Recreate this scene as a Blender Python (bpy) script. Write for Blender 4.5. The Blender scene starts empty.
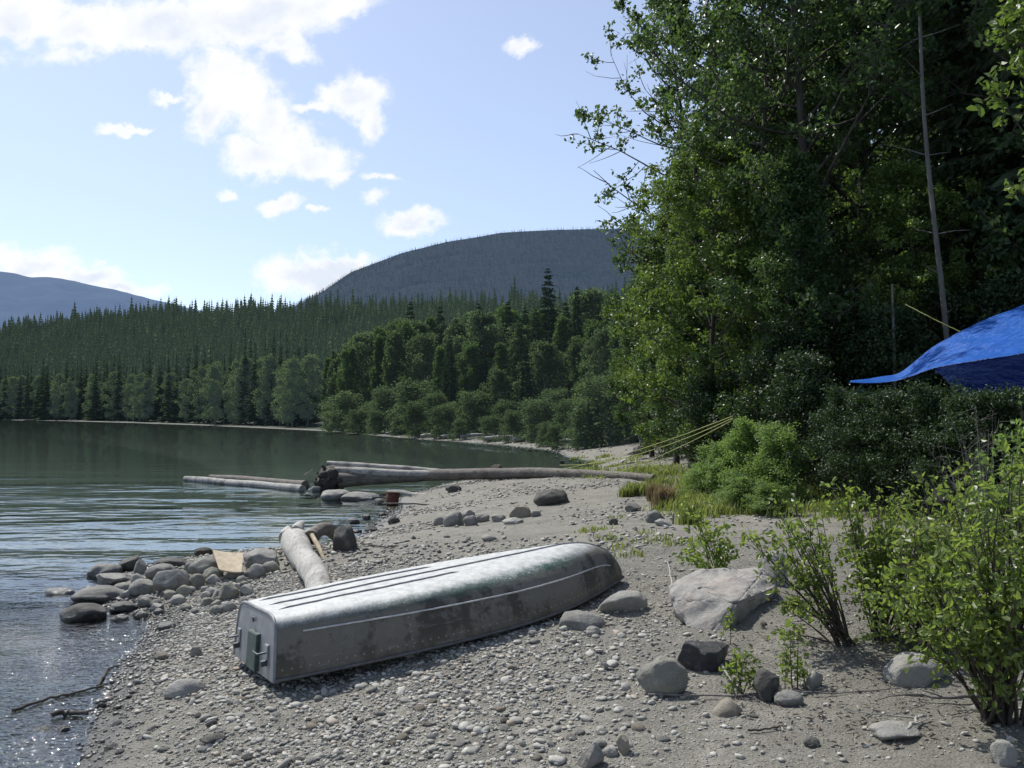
import bpy, math, random
import numpy as np
from mathutils import Vector, Matrix
rng = np.random.default_rng(7)
random.seed(7)
PI = math.pi
C = bpy.context.scene.collection
F = 850.0; HOR = 414.0; CZ = 2.1
TH = math.atan((HOR - 384) / F)
SUN_AZ = math.radians(-40); SUN_EL = math.radians(52)

# ------------------------------------------------------------------ camera maths
def ray(px, py):
    u = (px - 512) / F; v = (384 - py) / F
    return np.array([u, math.cos(TH) - v * math.sin(TH), math.sin(TH) + v * math.cos(TH)])
def at(px, py, D):
    r = ray(px, py); r = r * (D / r[1]); return np.array([r[0], r[1], r[2] + CZ])

# ------------------------------------------------------------------ noise
def _h(ix, iy, iz, s):
    n = (ix * 374761393 + iy * 668265263 + iz * 2147483647 + s * 974634777) & 0xFFFFFFFF
    n = ((n ^ (n >> 13)) * 1274126177) & 0xFFFFFFFF
    n = ((n ^ (n >> 16)) * 2246822519) & 0xFFFFFFFF
    return ((n ^ (n >> 15)) & 0xFFFFFF) / float(0xFFFFFF)
def vnoise(P, s=0):
    P = np.asarray(P, float); I = np.floor(P).astype(np.int64); f = P - I; f = f * f * (3 - 2 * f)
    out = 0
    for dx in (0, 1):
        for dy in (0, 1):
            for dz in (0, 1):
                w = (f[..., 0] if dx else 1 - f[..., 0]) * (f[..., 1] if dy else 1 - f[..., 1]) * (f[..., 2] if dz else 1 - f[..., 2])
                out = out + w * _h(I[..., 0] + dx, I[..., 1] + dy, I[..., 2] + dz, s)
    return out * 2 - 1
def fbm(P, o=4, s=0):
    P = np.asarray(P, float); a = 1; t = 0
    for k in range(o): t = t + a * vnoise(P * 2 ** k + 17.3 * k, s + k); a *= .5
    return t

# ------------------------------------------------------------------ land form
def flat(px, py): r = ray(px, py); k = -CZ / r[2]; return (r[0] * k, r[1] * k)
def azd(px, D): return ((px - 512) / F * D, D)
SHORE = [(-0.2, -40), (-1.6, 0), (-2.0, 2.6)] + [flat(*p) for p in
    [(78, 768), (92, 725), (112, 690), (130, 655), (152, 622), (120, 612), (96, 597), (104, 580), (135, 566), (190, 558), (262, 553), (295, 548), (350, 541), (372, 529), (392, 516), (404, 507),
     (398, 499), (425, 490), (452, 483), (520, 480), (572, 475), (600, 469), (594, 462), (566, 457), (556, 451), (530, 448)]] + \
    [azd(*p) for p in [(500, 58), (450, 66), (415, 72), (380, 82), (350, 92), (320, 106), (260, 128), (200, 160), (130, 205), (60, 262), (0, 305), (-80, 370), (-250, 520), (-600, 900)]] + \
    [(-6000, 2500), (-9000, 9000), (9000, 9000), (9000, -4000), (200, -4000)]
SH = np.array(SHORE)
def shore_d(X, Y):
    X = np.asarray(X, float); Y = np.asarray(Y, float)
    best = np.full(X.shape, 1e18); inside = np.zeros(X.shape, bool)
    n = len(SH)
    for i in range(n):
        ax, ay = SH[i]; bx, by = SH[(i + 1) % n]
        dx, dy = bx - ax, by - ay
        t = np.clip(((X - ax) * dx + (Y - ay) * dy) / (dx * dx + dy * dy), 0, 1)
        best = np.minimum(best, (X - ax - t * dx) ** 2 + (Y - ay - t * dy) ** 2)
        if ay != by:
            c = ((ay > Y) != (by > Y)) & (X < (bx - ax) * (Y - ay) / (by - ay) + ax)
            inside ^= c
    return np.where(inside, 1, -1) * np.sqrt(best)
HPX = [-600, -250, 0, 60, 130, 200, 320, 450, 560, 640, 800, 1200, 2000]
HD0 = [950, 560, 320, 278, 225, 175, 118, 86, 80, 80, 80, 80, 80]
HDC = [1300, 900, 640, 600, 540, 480, 420, 380, 350, 330, 300, 300, 300]
HTY = [350, 345, 329, 315, 305, 303, 293, 290, 284, 278, 270, 270, 270]
def hgt(X, Y, d=None, rough=True):
    X = np.asarray(X, float); Y = np.asarray(Y, float)
    if d is None: d = shore_d(X, Y)
    dl = np.maximum(d, 0); dw = np.maximum(-d, 0)
    fs = np.interp(Y, [45, 100], [1., .35]); h = fs * (.62 * (1 - np.exp(-dl / 3.2)) + .02 * np.minimum(dl, 30)) - .13 * np.minimum(dw, 6) - .35 * np.clip(dw - 6, 0, 8)
    h = h + .22 * np.clip((X - 5) / 3, 0, 1) * np.clip((Y - 8) / 4, 0, 1)
    Ys = np.where(Y > 1, Y, 1); px = 512 + F * X / Ys
    D0 = np.interp(px, HPX, HD0); DC = np.interp(px, HPX, HDC); TY = np.interp(px, HPX, HTY)
    zc = (HOR - TY) / F * DC + 2 - 14
    u = np.clip((Y - D0) / (DC - D0), 0, 1.15)
    h = h + np.where(Y > 1, zc * np.minimum(u ** 1.45, 1.04), 0) * (d > 0)
    if rough:
        near = np.clip(1.4 - np.hypot(X, Y) / 60, 0, 1)
        P = np.stack([X, Y, 0 * X], -1)
        h = h + near * (.03 * fbm(P * .6, 3, 3) + .012 * fbm(P * 3.1, 3, 9)) * np.clip(.4 + np.abs(d) * .6, 0, 1)
        h = h + np.where(u > 0, 2.2 * fbm(P / 45, 3, 5) * np.clip(u * 4, 0, 1), 0)
    return h
def ground_hit(px, py):
    r = ray(px, py); 
    ys = np.concatenate([np.linspace(2.5, 12, 500), np.geomspace(12.02, 400, 900)])
    t = ys / r[1]; X = r[0] * t; Z = CZ + r[2] * t
    g = hgt(X, ys); w = np.maximum(g, -0.02)
    k = np.argmax(Z <= w) if (Z <= w).any() else len(ys) - 1
    return np.array([X[k], ys[k], g[k]])
def gz(x, y): return float(hgt(np.array([x]), np.array([y]))[0])

# ------------------------------------------------------------------ mesh collecting
class MB:
    def __init__(s): s.v = []; s.f = []; s.n = 0; s.a = []
    def add(s, V, Fc, att=None):
        V = np.asarray(V, float); Fc = np.asarray(Fc, np.int64)
        s.v.append(V); s.f.append(Fc + s.n); s.n += len(V)
        s.a.append(np.full(len(Fc), .5) if att is None else np.asarray(att, float))
    def tube(s, P, R, k=6, cap=True, wob=0):
        P = np.asarray(P, float); n = len(P); R = np.broadcast_to(np.asarray(R, float), (n,))
        T = np.gradient(P, axis=0); T /= np.linalg.norm(T, axis=1)[:, None] + 1e-9
        up = np.array([0, 0, 1.]) if abs(T[:, 2]).mean() < .8 else np.array([1., 0, 0])
        A = np.cross(T, up); A /= np.linalg.norm(A, axis=1)[:, None] + 1e-9; B = np.cross(A, T)
        th = np.linspace(0, 2 * PI, k, endpoint=False)
        rr = R[:, None] * np.ones((n, k))
        if wob: rr = rr * (1 + wob * fbm(np.stack([np.cos(th)[None] * 1.3 + 0 * rr, np.sin(th)[None] * 1.3 + 0 * rr, np.arange(n)[:, None] * .5 + 0 * rr], -1), 3, int(abs(P[0, 0]) * 97) % 50))
        V = P[:, None] + rr[..., None] * (np.cos(th)[None, :, None] * A[:, None] + np.sin(th)[None, :, None] * B[:, None])
        i = np.arange(n - 1)[:, None] * k; j = np.arange(k)[None]; j2 = (j + 1) % k
        Q = np.stack([i + j, i + j2, i + k + j2, i + k + j], -1).reshape(-1, 4)
        s.add(V.reshape(-1, 3), Q)
        if cap:
            for e in (0, n - 1):
                c = np.concatenate([V[e], P[e][None]])
                tri = np.stack([np.arange(k), (np.arange(k) + 1) % k, np.full(k, k), np.full(k, k)], -1)
                if e == 0: tri = tri[:, ::-1]
                s.add(c, tri)
    def build(s, name, mat, parent=None, smooth=True, attr=False, loc=None):
        V = np.concatenate(s.v); me = bpy.data.meshes.new(name)
        fs = []; 
        groups = s.f
        tot = []; vi = []; at_ = []
        for g, a in zip(groups, s.a):
            if g.shape[1] == 4:
                tri = g[:, 2] == g[:, 3]; tri0 = g[:, 0] == g[:, 1]
                if tri.all(): g = g[:, :3]
                elif tri0.all(): g = g[:, 1:]
            tot.append(np.full(len(g), g.shape[1])); vi.append(g.reshape(-1)); at_.append(a)
        tot = np.concatenate(tot); vi = np.concatenate(vi); at_ = np.concatenate(at_)
        me.vertices.add(len(V)); me.vertices.foreach_set('co', V.astype(np.float32).ravel())
        me.loops.add(len(vi)); me.loops.foreach_set('vertex_index', vi.astype(np.int32))
        me.polygons.add(len(tot)); st = np.concatenate([[0], np.cumsum(tot)[:-1]])
        me.polygons.foreach_set('loop_start', st.astype(np.int32))
        me.polygons.foreach_set('loop_total', tot.astype(np.int32))
        me.polygons.foreach_set('use_smooth', np.full(len(tot), bool(smooth)))
        if attr:
            at2 = me.attributes.new('lv', 'FLOAT', 'FACE'); at2.data.foreach_set('value', at_.astype(np.float32))
        me.update(calc_edges=True); me.validate()
        if mat: me.materials.append(mat)
        o = bpy.data.objects.new(name, me); C.objects.link(o)
        if parent: o.parent = parent
        if loc is not None: o.location = loc
        return o
def tag(o, label=None, cat=None, group=None, kind=None):
    if label: o['label'] = label
    if cat: o['category'] = cat
    if group: o['group'] = group
    if kind: o['kind'] = kind
    return o
def thing(name, label, cat, loc=(0, 0, 0), group=None):
    o = bpy.data.objects.new(name, None); C.objects.link(o); o.location = loc; o.empty_display_size = .1
    return tag(o, label, cat, group)
def dup(root, loc, rotz=0, scale=1, label=None, group=None, cat=None, tilt=(0, 0)):
    r = root.copy(); C.objects.link(r); r.location = loc; r.rotation_euler = (tilt[0], tilt[1], rotz)
    r.scale = scale if hasattr(scale, '__len__') else (scale,) * 3
    if label: r['label'] = label
    if group: r['group'] = group
    elif 'group' in r: del r['group']
    if cat: r['category'] = cat
    for ch in root.children:
        c = ch.copy(); C.objects.link(c); c.parent = r
    return r
def ico(n):
    t = (1 + 5 ** .5) / 2
    V = [(-1, t, 0), (1, t, 0), (-1, -t, 0), (1, -t, 0), (0, -1, t), (0, 1, t), (0, -1, -t), (0, 1, -t), (t, 0, -1), (t, 0, 1), (-t, 0, -1), (-t, 0, 1)]
    Fc = [(0, 11, 5), (0, 5, 1), (0, 1, 7), (0, 7, 10), (0, 10, 11), (1, 5, 9), (5, 11, 4), (11, 10, 2), (10, 7, 6), (7, 1, 8), (3, 9, 4), (3, 4, 2), (3, 2, 6), (3, 6, 8), (3, 8, 9), (4, 9, 5), (2, 4, 11), (6, 2, 10), (8, 6, 7), (9, 8, 1)]
    V = [np.array(v) / np.linalg.norm(v) for v in V]
    for _ in range(n):
        m = {}; F2 = []
        def mid(a, b):
            k = (min(a, b), max(a, b))
            if k not in m: x = V[a] + V[b]; V.append(x / np.linalg.norm(x)); m[k] = len(V) - 1
            return m[k]
        for a, b, c in Fc:
            x, y, z = mid(a, b), mid(b, c), mid(c, a); F2 += [(a, x, z), (b, y, x), (c, z, y), (x, y, z)]
        Fc = F2
    return np.array(V), np.array(Fc)
ICO = [ico(i) for i in range(5)]

# ------------------------------------------------------------------ materials
class NT:
    def __init__(s, name):
        s.m = bpy.data.materials.new(name); s.m.use_nodes = True; s.t = s.m.node_tree; s.t.nodes.clear()
    def n(s, typ, ins=None, **kw):
        nd = s.t.nodes.new(typ)
        for k, v in kw.items(): setattr(nd, k, v)
        for k, v in (ins or {}).items():
            if isinstance(v, bpy.types.NodeSocket): s.t.links.new(v, nd.inputs[k])
            else: nd.inputs[k].default_value = v
        return nd
    def noise(s, vec, scale, detail=4, rough=.55, dist=0): return s.n('ShaderNodeTexNoise', {'Vector': vec, 'Scale': scale, 'Detail': detail, 'Roughness': rough, 'Distortion': dist}).outputs['Fac']
    def ramp(s, fac, stops, interp='LINEAR'):
        r = s.n('ShaderNodeValToRGB', {'Fac': fac}); e = r.color_ramp; e.interpolation = interp
        while len(e.elements) < len(stops): e.elements.new(.5)
        for el, (p, c) in zip(e.elements, stops): el.position = p; el.color = tuple(c) + (1,) if len(c) == 3 else c
        return r.outputs['Color']
    def mr(s, v, a, b, c=0., d=1., smooth=False):
        return s.n('ShaderNodeMapRange', {'Value': v, 'From Min': a, 'From Max': b, 'To Min': c, 'To Max': d}, interpolation_type='SMOOTHSTEP' if smooth else 'LINEAR').outputs['Result']
    def math(s, op, a, b=0., c=None):
        i = {0: a, 1: b}
        if c is not None: i[2] = c
        return s.n('ShaderNodeMath', i, operation=op).outputs[0]
    def mix(s, f, a, b, blend='MIX'):
        nd = s.t.nodes.new('ShaderNodeMix'); nd.data_type = 'RGBA'; nd.blend_type = blend
        for k, v in ((0, f), (6, a), (7, b)):
            if isinstance(v, bpy.types.NodeSocket): s.t.links.new(v, nd.inputs[k])
            else: nd.inputs[k].default_value = v if k == 0 else (tuple(v) + (1,) if len(v) == 3 else v)
        return nd.outputs[2]
    def sep(s, v):
        nd = s.n('ShaderNodeSeparateXYZ', {0: v}); return nd.outputs
    def bump(s, h, dist, strength=1., normal=None):
        i = {'Height': h, 'Distance': dist, 'Strength': strength}
        if normal is not None: i['Normal'] = normal
        return s.n('ShaderNodeBump', i).outputs['Normal']
    def pos(s): return s.n('ShaderNodeNewGeometry').outputs['Position']
    def obj(s): return s.n('ShaderNodeTexCoord').outputs['Object']
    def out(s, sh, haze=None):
        if haze:  # aerial haze painted on: a constant glow mixed into the surface
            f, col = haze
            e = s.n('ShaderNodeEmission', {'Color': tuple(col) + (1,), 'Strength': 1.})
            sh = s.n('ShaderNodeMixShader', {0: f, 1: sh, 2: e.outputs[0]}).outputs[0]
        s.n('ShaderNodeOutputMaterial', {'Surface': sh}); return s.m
    def pbr(s, **k):
        return s.n('ShaderNodeBsdfPrincipled', {a.replace('_', ' '): b for a, b in k.items()}).outputs[0]
def c4(c): return tuple(c) + (1,)

def mat_leaf(name, dark, light, trans=.35, rough=.42, haze=None, clump=1.2, spec=None):
    t = NT(name); lv = t.n('ShaderNodeAttribute', attribute_name='lv').outputs['Fac']
    nz = t.noise(t.pos(), clump, 2); rnd = t.n('ShaderNodeObjectInfo').outputs['Random']
    f = t.math('ADD', t.math('MULTIPLY', lv, .5), t.math('MULTIPLY', t.math('SUBTRACT', nz, .3), .9))
    f = t.math('ADD', f, t.math('MULTIPLY', t.math('SUBTRACT', rnd, .5), .35))
    col = t.mix(t.mr(f, 0, 1), dark, light)
    b = t.pbr(Base_Color=col, Roughness=rough, Specular_IOR_Level=(.0 if haze else .5) if spec is None else spec)
    tcol = t.mix(.55, col, (light[0] * 1.45, light[1] * 1.5, light[2] * .7))
    tr = t.n('ShaderNodeBsdfTranslucent', {'Color': tcol}).outputs[0]
    sh = t.n('ShaderNodeMixShader', {0: trans, 1: b, 2: tr}).outputs[0]
    return t.out(sh, haze)
def mat_bark(name, a, b, scale=9, rough=.85, haze=None):
    t = NT(name); o = t.obj(); m = t.n('ShaderNodeMapping', {'Vector': o, 'Scale': (1, 1, .25)}).outputs[0]
    nz = t.noise(m, scale, 6, .6); col = t.ramp(nz, [(.3, a), (.7, b)])
    return t.out(t.pbr(Base_Color=col, Roughness=rough, Normal=t.bump(nz, .02, .8)), haze)
def mat_rock(name, a, b, lich=(.35, .34, .28), lamt=.3, rough=.8, scale=7.5, wetz=.05):
    t = NT(name); o = t.obj(); rnd = t.n('ShaderNodeObjectInfo').outputs['Random']
    off = t.n('ShaderNodeVectorMath', {0: o, 1: t.n('ShaderNodeCombineXYZ', {0: t.math('MULTIPLY', rnd, 37.), 1: t.math('MULTIPLY', rnd, 91.)}).outputs[0]}, operation='ADD').outputs[0]
    n1 = t.noise(off, scale, 8, .65); n2 = t.noise(off, scale * 9, 6, .7); n3 = t.noise(off, scale * 35, 3, .6)
    col = t.ramp(t.math('ADD', t.math('MULTIPLY', n1, .6), t.math('MULTIPLY', n2, .4)), [(.32, a), (.68, b)])
    col = t.mix(t.math('MULTIPLY', t.mr(n1, .52, .62), lamt), col, lich)
    col = t.mix(t.mr(n3, .35, .75, .0, .35), col, (a[0] * .5, a[1] * .5, a[2] * .5))
    col = t.mix(t.mr(n3, .62, .72, 0, .5), col, (.55, .54, .5))
    v = t.mr(rnd, 0, 1, .8, 1.15)
    col = t.mix(1., col, t.n('ShaderNodeCombineColor', {0: v, 1: v, 2: v}).outputs[0], 'MULTIPLY')
    z = t.sep(t.pos())[2]; zz = t.math('ADD', z, t.math('MULTIPLY', t.math('SUBTRACT', n1, .5), .12))
    wet = t.mr(zz, wetz, wetz + .06, 1, 0)
    col = t.mix(t.math('MULTIPLY', wet, .62), col, (.02, .019, .017))
    r = t.mr(wet, 0, 1, rough, .22)
    h = t.math('ADD', t.math('MULTIPLY', n1, .6), t.math('ADD', t.math('MULTIPLY', n2, .3), t.math('MULTIPLY', n3, .1)))
    return t.out(t.pbr(Base_Color=col, Roughness=r, Normal=t.bump(h, .035, 1.)))
def mat_plain(name, col, rough=.6, metal=0., nscale=12, var=.35, bump=.3, bd=.01, **kw):
    t = NT(name); nz = t.noise(t.obj(), nscale, 6, .6)
    c = t.ramp(nz, [(.3, [x * (1 - var) for x in col]), (.7, [min(1, x * (1 + var)) for x in col])])
    return t.out(t.pbr(Base_Color=c, Roughness=rough, Metallic=metal, Normal=t.bump(nz, bd, bump), **kw))

HZ1 = (.07, (.16, .26, .33))
M = {}
M['leaf_big'] = mat_leaf('leaf_cottonwood', (.028, .056, .015), (.092, .155, .056), .44, .36, clump=.8)
M['leaf_dark'] = mat_leaf('leaf_dark', (.024, .050, .020), (.105, .170, .060), .44, .40, clump=.8)
M['leaf_shrub'] = mat_leaf('leaf_shrub', (.010, .022, .008), (.045, .085, .026), .30, .5, clump=1.6)
M['leaf_light'] = mat_leaf('leaf_light', (.042, .075, .016), (.14, .21, .05), .46, .40)
M['leaf_bright'] = mat_leaf('leaf_bright', (.085, .15, .04), (.24, .35, .115), .45, .45)
M['leaf_fore'] = mat_leaf('leaf_foreground', (.055, .090, .022), (.26, .34, .092), .50, .40, clump=5, spec=.6)
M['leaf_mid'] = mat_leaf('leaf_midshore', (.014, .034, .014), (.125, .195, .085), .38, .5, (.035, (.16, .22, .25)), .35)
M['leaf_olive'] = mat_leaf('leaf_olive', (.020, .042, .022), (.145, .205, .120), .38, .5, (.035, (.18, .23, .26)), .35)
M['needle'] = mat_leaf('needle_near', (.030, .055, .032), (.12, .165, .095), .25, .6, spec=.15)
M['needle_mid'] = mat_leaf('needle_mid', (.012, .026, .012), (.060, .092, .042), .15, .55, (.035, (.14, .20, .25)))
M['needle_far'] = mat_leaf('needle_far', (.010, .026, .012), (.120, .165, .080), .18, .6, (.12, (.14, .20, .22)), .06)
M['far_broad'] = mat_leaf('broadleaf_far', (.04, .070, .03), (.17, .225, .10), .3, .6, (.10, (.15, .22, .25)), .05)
M['grass'] = mat_leaf('grass_blades', (.09, .13, .03), (.26, .30, .10), .4, .5, clump=1)
M['red_weed'] = mat_leaf('red_weed', (.12, .085, .06), (.24, .18, .12), .3, .6)
M['bark'] = mat_bark('bark_dark', (.025, .022, .018), (.085, .075, .062))
M['bark_pale'] = mat_bark('bark_pale', (.16, .15, .13), (.34, .33, .30), 5)
M['bark_dim'] = mat_bark('bark_dim', (.07, .068, .06), (.17, .165, .15), 5)
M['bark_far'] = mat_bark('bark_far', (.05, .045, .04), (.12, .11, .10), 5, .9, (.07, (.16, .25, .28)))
M['stem'] = mat_bark('stem_bark', (.030, .024, .020), (.10, .085, .068), 30)
M['twig_grey'] = mat_bark('dead_twig', (.10, .09, .085), (.22, .20, .19), 20)
M['rock'] = mat_rock('rock_grey', (.12, .117, .108), (.38, .37, .335))
M['rock_pale'] = mat_rock('rock_pale', (.25, .24, .22), (.42, .41, .375), (.45, .42, .3), .3)
M['rock_dark'] = mat_rock('rock_dark', (.045, .043, .04), (.12, .115, .10))
M['rock_black'] = mat_rock('rock_black', (.018, .018, .019), (.075, .075, .08), (.30, .30, .31), .5, .38, 9)
M['rock_tan'] = mat_rock('rock_tan', (.24, .20, .15), (.42, .37, .29))
M['rock_moss'] = mat_rock('rock_moss', (.17, .165, .14), (.34, .33, .28), (.32, .31, .18), .55)
M['rock_pink'] = mat_rock('rock_pink', (.18, .172, .158), (.40, .385, .35), (.34, .27, .22), .5, .8, 3.2)

def mat_wood(name, a, b, scale=4, st=(1, 1, 1), dark=(.05, .04, .035), damt=.5):
    t = NT(name); m = t.n('ShaderNodeMapping', {'Vector': t.obj(), 'Scale': st}).outputs[0]
    n = t.noise(m, scale, 8, .7, .3); n2 = t.noise(t.obj(), 2.3, 4, .6)
    col = t.ramp(n, [(.28, a), (.62, b)])
    col = t.mix(t.math('MULTIPLY', t.mr(n2, .5, .66), damt), col, dark)
    return t.out(t.pbr(Base_Color=col, Roughness=.8, Normal=t.bump(n, .03, .9)))
M['drift'] = mat_wood('driftwood_pale', (.24, .225, .20), (.60, .58, .53), 2.6, (22, 1.3, 22), damt=.4)
M['drift_dark'] = mat_wood('driftwood_dark', (.055, .046, .038), (.20, .18, .155), 4, (1, 4, 4))
M['drift_silver'] = mat_wood('driftwood_silver', (.13, .12, .105), (.50, .49, .455), 3, (.9, 8, 8), damt=.6)
M['wet_wood'] = mat_wood('wet_wood', (.02, .017, .014), (.07, .06, .05), 8)

# ground
def mat_ground():
    t = NT('gravel_ground'); p = t.pos(); X, Y, Z = t.sep(p)
    n0 = t.noise(p, .45, 4); n1 = t.noise(p, 7, 6, .7); n2 = t.noise(p, 60, 5, .75)
    pw = t.n('ShaderNodeVectorMath', {0: p, 1: t.n('ShaderNodeVectorMath', {0: t.n('ShaderNodeTexNoise', {'Vector': p, 'Scale': 25., 'Detail': 3.}).outputs['Color'], 'Scale': .03}, operation='SCALE').outputs[0]}, operation='ADD').outputs[0]
    vo = t.n('ShaderNodeTexVoronoi', {'Vector': pw, 'Scale': 55., 'Randomness': 1.}); vd = vo.outputs['Distance']; vc = vo.outputs['Color']
    vo2 = t.n('ShaderNodeTexVoronoi', {'Vector': p, 'Scale': 120., 'Randomness': 1.})
    col = t.ramp(t.math('ADD', t.math('MULTIPLY', n1, .5), t.math('MULTIPLY', n2, .5)), [(.30, (.088, .083, .068)), (.5, (.222, .212, .175)), (.70, (.41, .39, .335))])
    sep = t.n('ShaderNodeSeparateColor', {0: vc}).outputs
    stone = t.ramp(sep[0], [(0, (.09, .087, .08)), (.5, (.21, .20, .18)), (.85, (.36, .345, .31)), (1, (.46, .43, .37))])
    col = t.mix(t.math('MULTIPLY', t.mr(vd, .1, .6, .75, 0), t.mr(sep[1], .35, .6)), col, stone)
    sep2 = t.n('ShaderNodeSeparateColor', {0: vo2.outputs['Color']}).outputs
    col = t.mix(t.mr(sep2[0], .8, 1., 0, .55), col, (.42, .40, .35))
    col = t.mix(t.mr(sep2[1], .8, 1., 0, .6), col, (.06, .055, .05))
    col = t.mix(t.mr(n0, .35, .7, 0, .4), col, (.15, .142, .118)); n5 = t.noise(p, 2.2, 6, .7); col = t.mix(t.mr(n5, .48, .68, 0, .45), col, (.085, .08, .066))
    soil = t.n('ShaderNodeAttribute', attribute_name='soil').outputs['Fac']
    dk = t.math('MULTIPLY', t.mr(X, .6, 2.4), t.mr(Y, 12, 7)); col = t.mix(t.math('MULTIPLY', dk, t.mr(n0, .3, .6, .35, .6)), col, t.mix(n2, (.06, .055, .042), (.17, .16, .13)))
    ff = t.ramp(n1, [(.3, (.018, .015, .010)), (.7, (.06, .048, .032))])
    col = t.mix(soil, col, ff)
    far = t.n('ShaderNodeAttribute', attribute_name='far').outputs['Fac']
    col = t.mix(far, col, (.02, .032, .016))
    zz = t.math('ADD', Z, t.math('MULTIPLY', t.math('SUBTRACT', n1, .5), .06))
    wet = t.mr(zz, .03, .085, 1, 0)
    col = t.mix(t.math('MULTIPLY', wet, .6), col, (.035, .032, .026))
    deep = t.mr(Z, -1.0, -.12, 1, 0)
    col = t.mix(deep, col, (.003, .009, .007))  # depth gloom painted on the lakebed, for light lost in the water
    h = t.math('ADD', t.math('MULTIPLY', n1, .5), t.math('ADD', t.math('MULTIPLY', n2, .45), t.math('MULTIPLY', t.mr(vd, 0, .6, 1, 0), .22)))
    return t.out(t.pbr(Base_Color=col, Roughness=t.mr(wet, 0, 1, .9, .4), Normal=t.bump(h, .035, .8)))
M['ground'] = mat_ground()

# water
def mat_water():
    t = NT('lake_water'); p = t.pos(); X, Y, Z = t.sep(p)
    def lay(sx, sy, rot, det=2):
        m = t.n('ShaderNodeMapping', {'Vector': p, 'Scale': (sx, sy, 1), 'Rotation': (0, 0, rot)}).outputs[0]
        return t.noise(m, 1., det, .5, .4)
    big = t.noise(t.n('ShaderNodeMapping', {'Vector': p, 'Scale': (.05, .16, 1), 'Rotation': (0, 0, .12)}).outputs[0], 1., 3)
    near = t.mr(Y, 14, 46, 1., .022, True)
    amp = t.math('MULTIPLY', near, t.mr(big, .38, .58, .30, 1.7))
    h = t.math('MULTIPLY', lay(.38, .95, .14), .050)
    h = t.math('ADD', h, t.math('MULTIPLY', lay(1.1, 2.6, -.15, 1), t.mr(Y, 12, 30, .024, .008)))
    h = t.math('ADD', h, t.math('MULTIPLY', lay(3.4, 7.0, .25, 1), t.mr(Y, 9, 18, .019, .0008)))
    h = t.math('ADD', h, t.math('MULTIPLY', lay(10, 17, .4), t.mr(Y, 7.5, 13, .012, .0003)))
    h = t.math('ADD', h, t.math('MULTIPLY', lay(17, 27, .1), t.mr(Y, 7.8, 10.5, .024, .0)))
    h = t.math('MULTIPLY', h, amp)
    nrm = t.bump(h, 1., 1.)
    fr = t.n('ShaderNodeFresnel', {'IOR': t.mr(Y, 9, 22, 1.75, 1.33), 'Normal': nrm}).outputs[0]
    gl = t.n('ShaderNodeBsdfGlossy', {'Color': t.mix(t.mr(Y, 12, 38), (.94, .97, 1.), (.36, .46, .48)), 'Roughness': .03, 'Normal': nrm}).outputs[0]  # far reflections dimmed by a darker tint painted in with distance
    tr = t.n('ShaderNodeBsdfTransparent', {'Color': (.74, .84, .80, 1)}).outputs[0]
    sh = t.n('ShaderNodeMixShader', {0: fr, 1: tr, 2: gl}).outputs[0]
    return t.out(sh)
M['water'] = mat_water()

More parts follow.
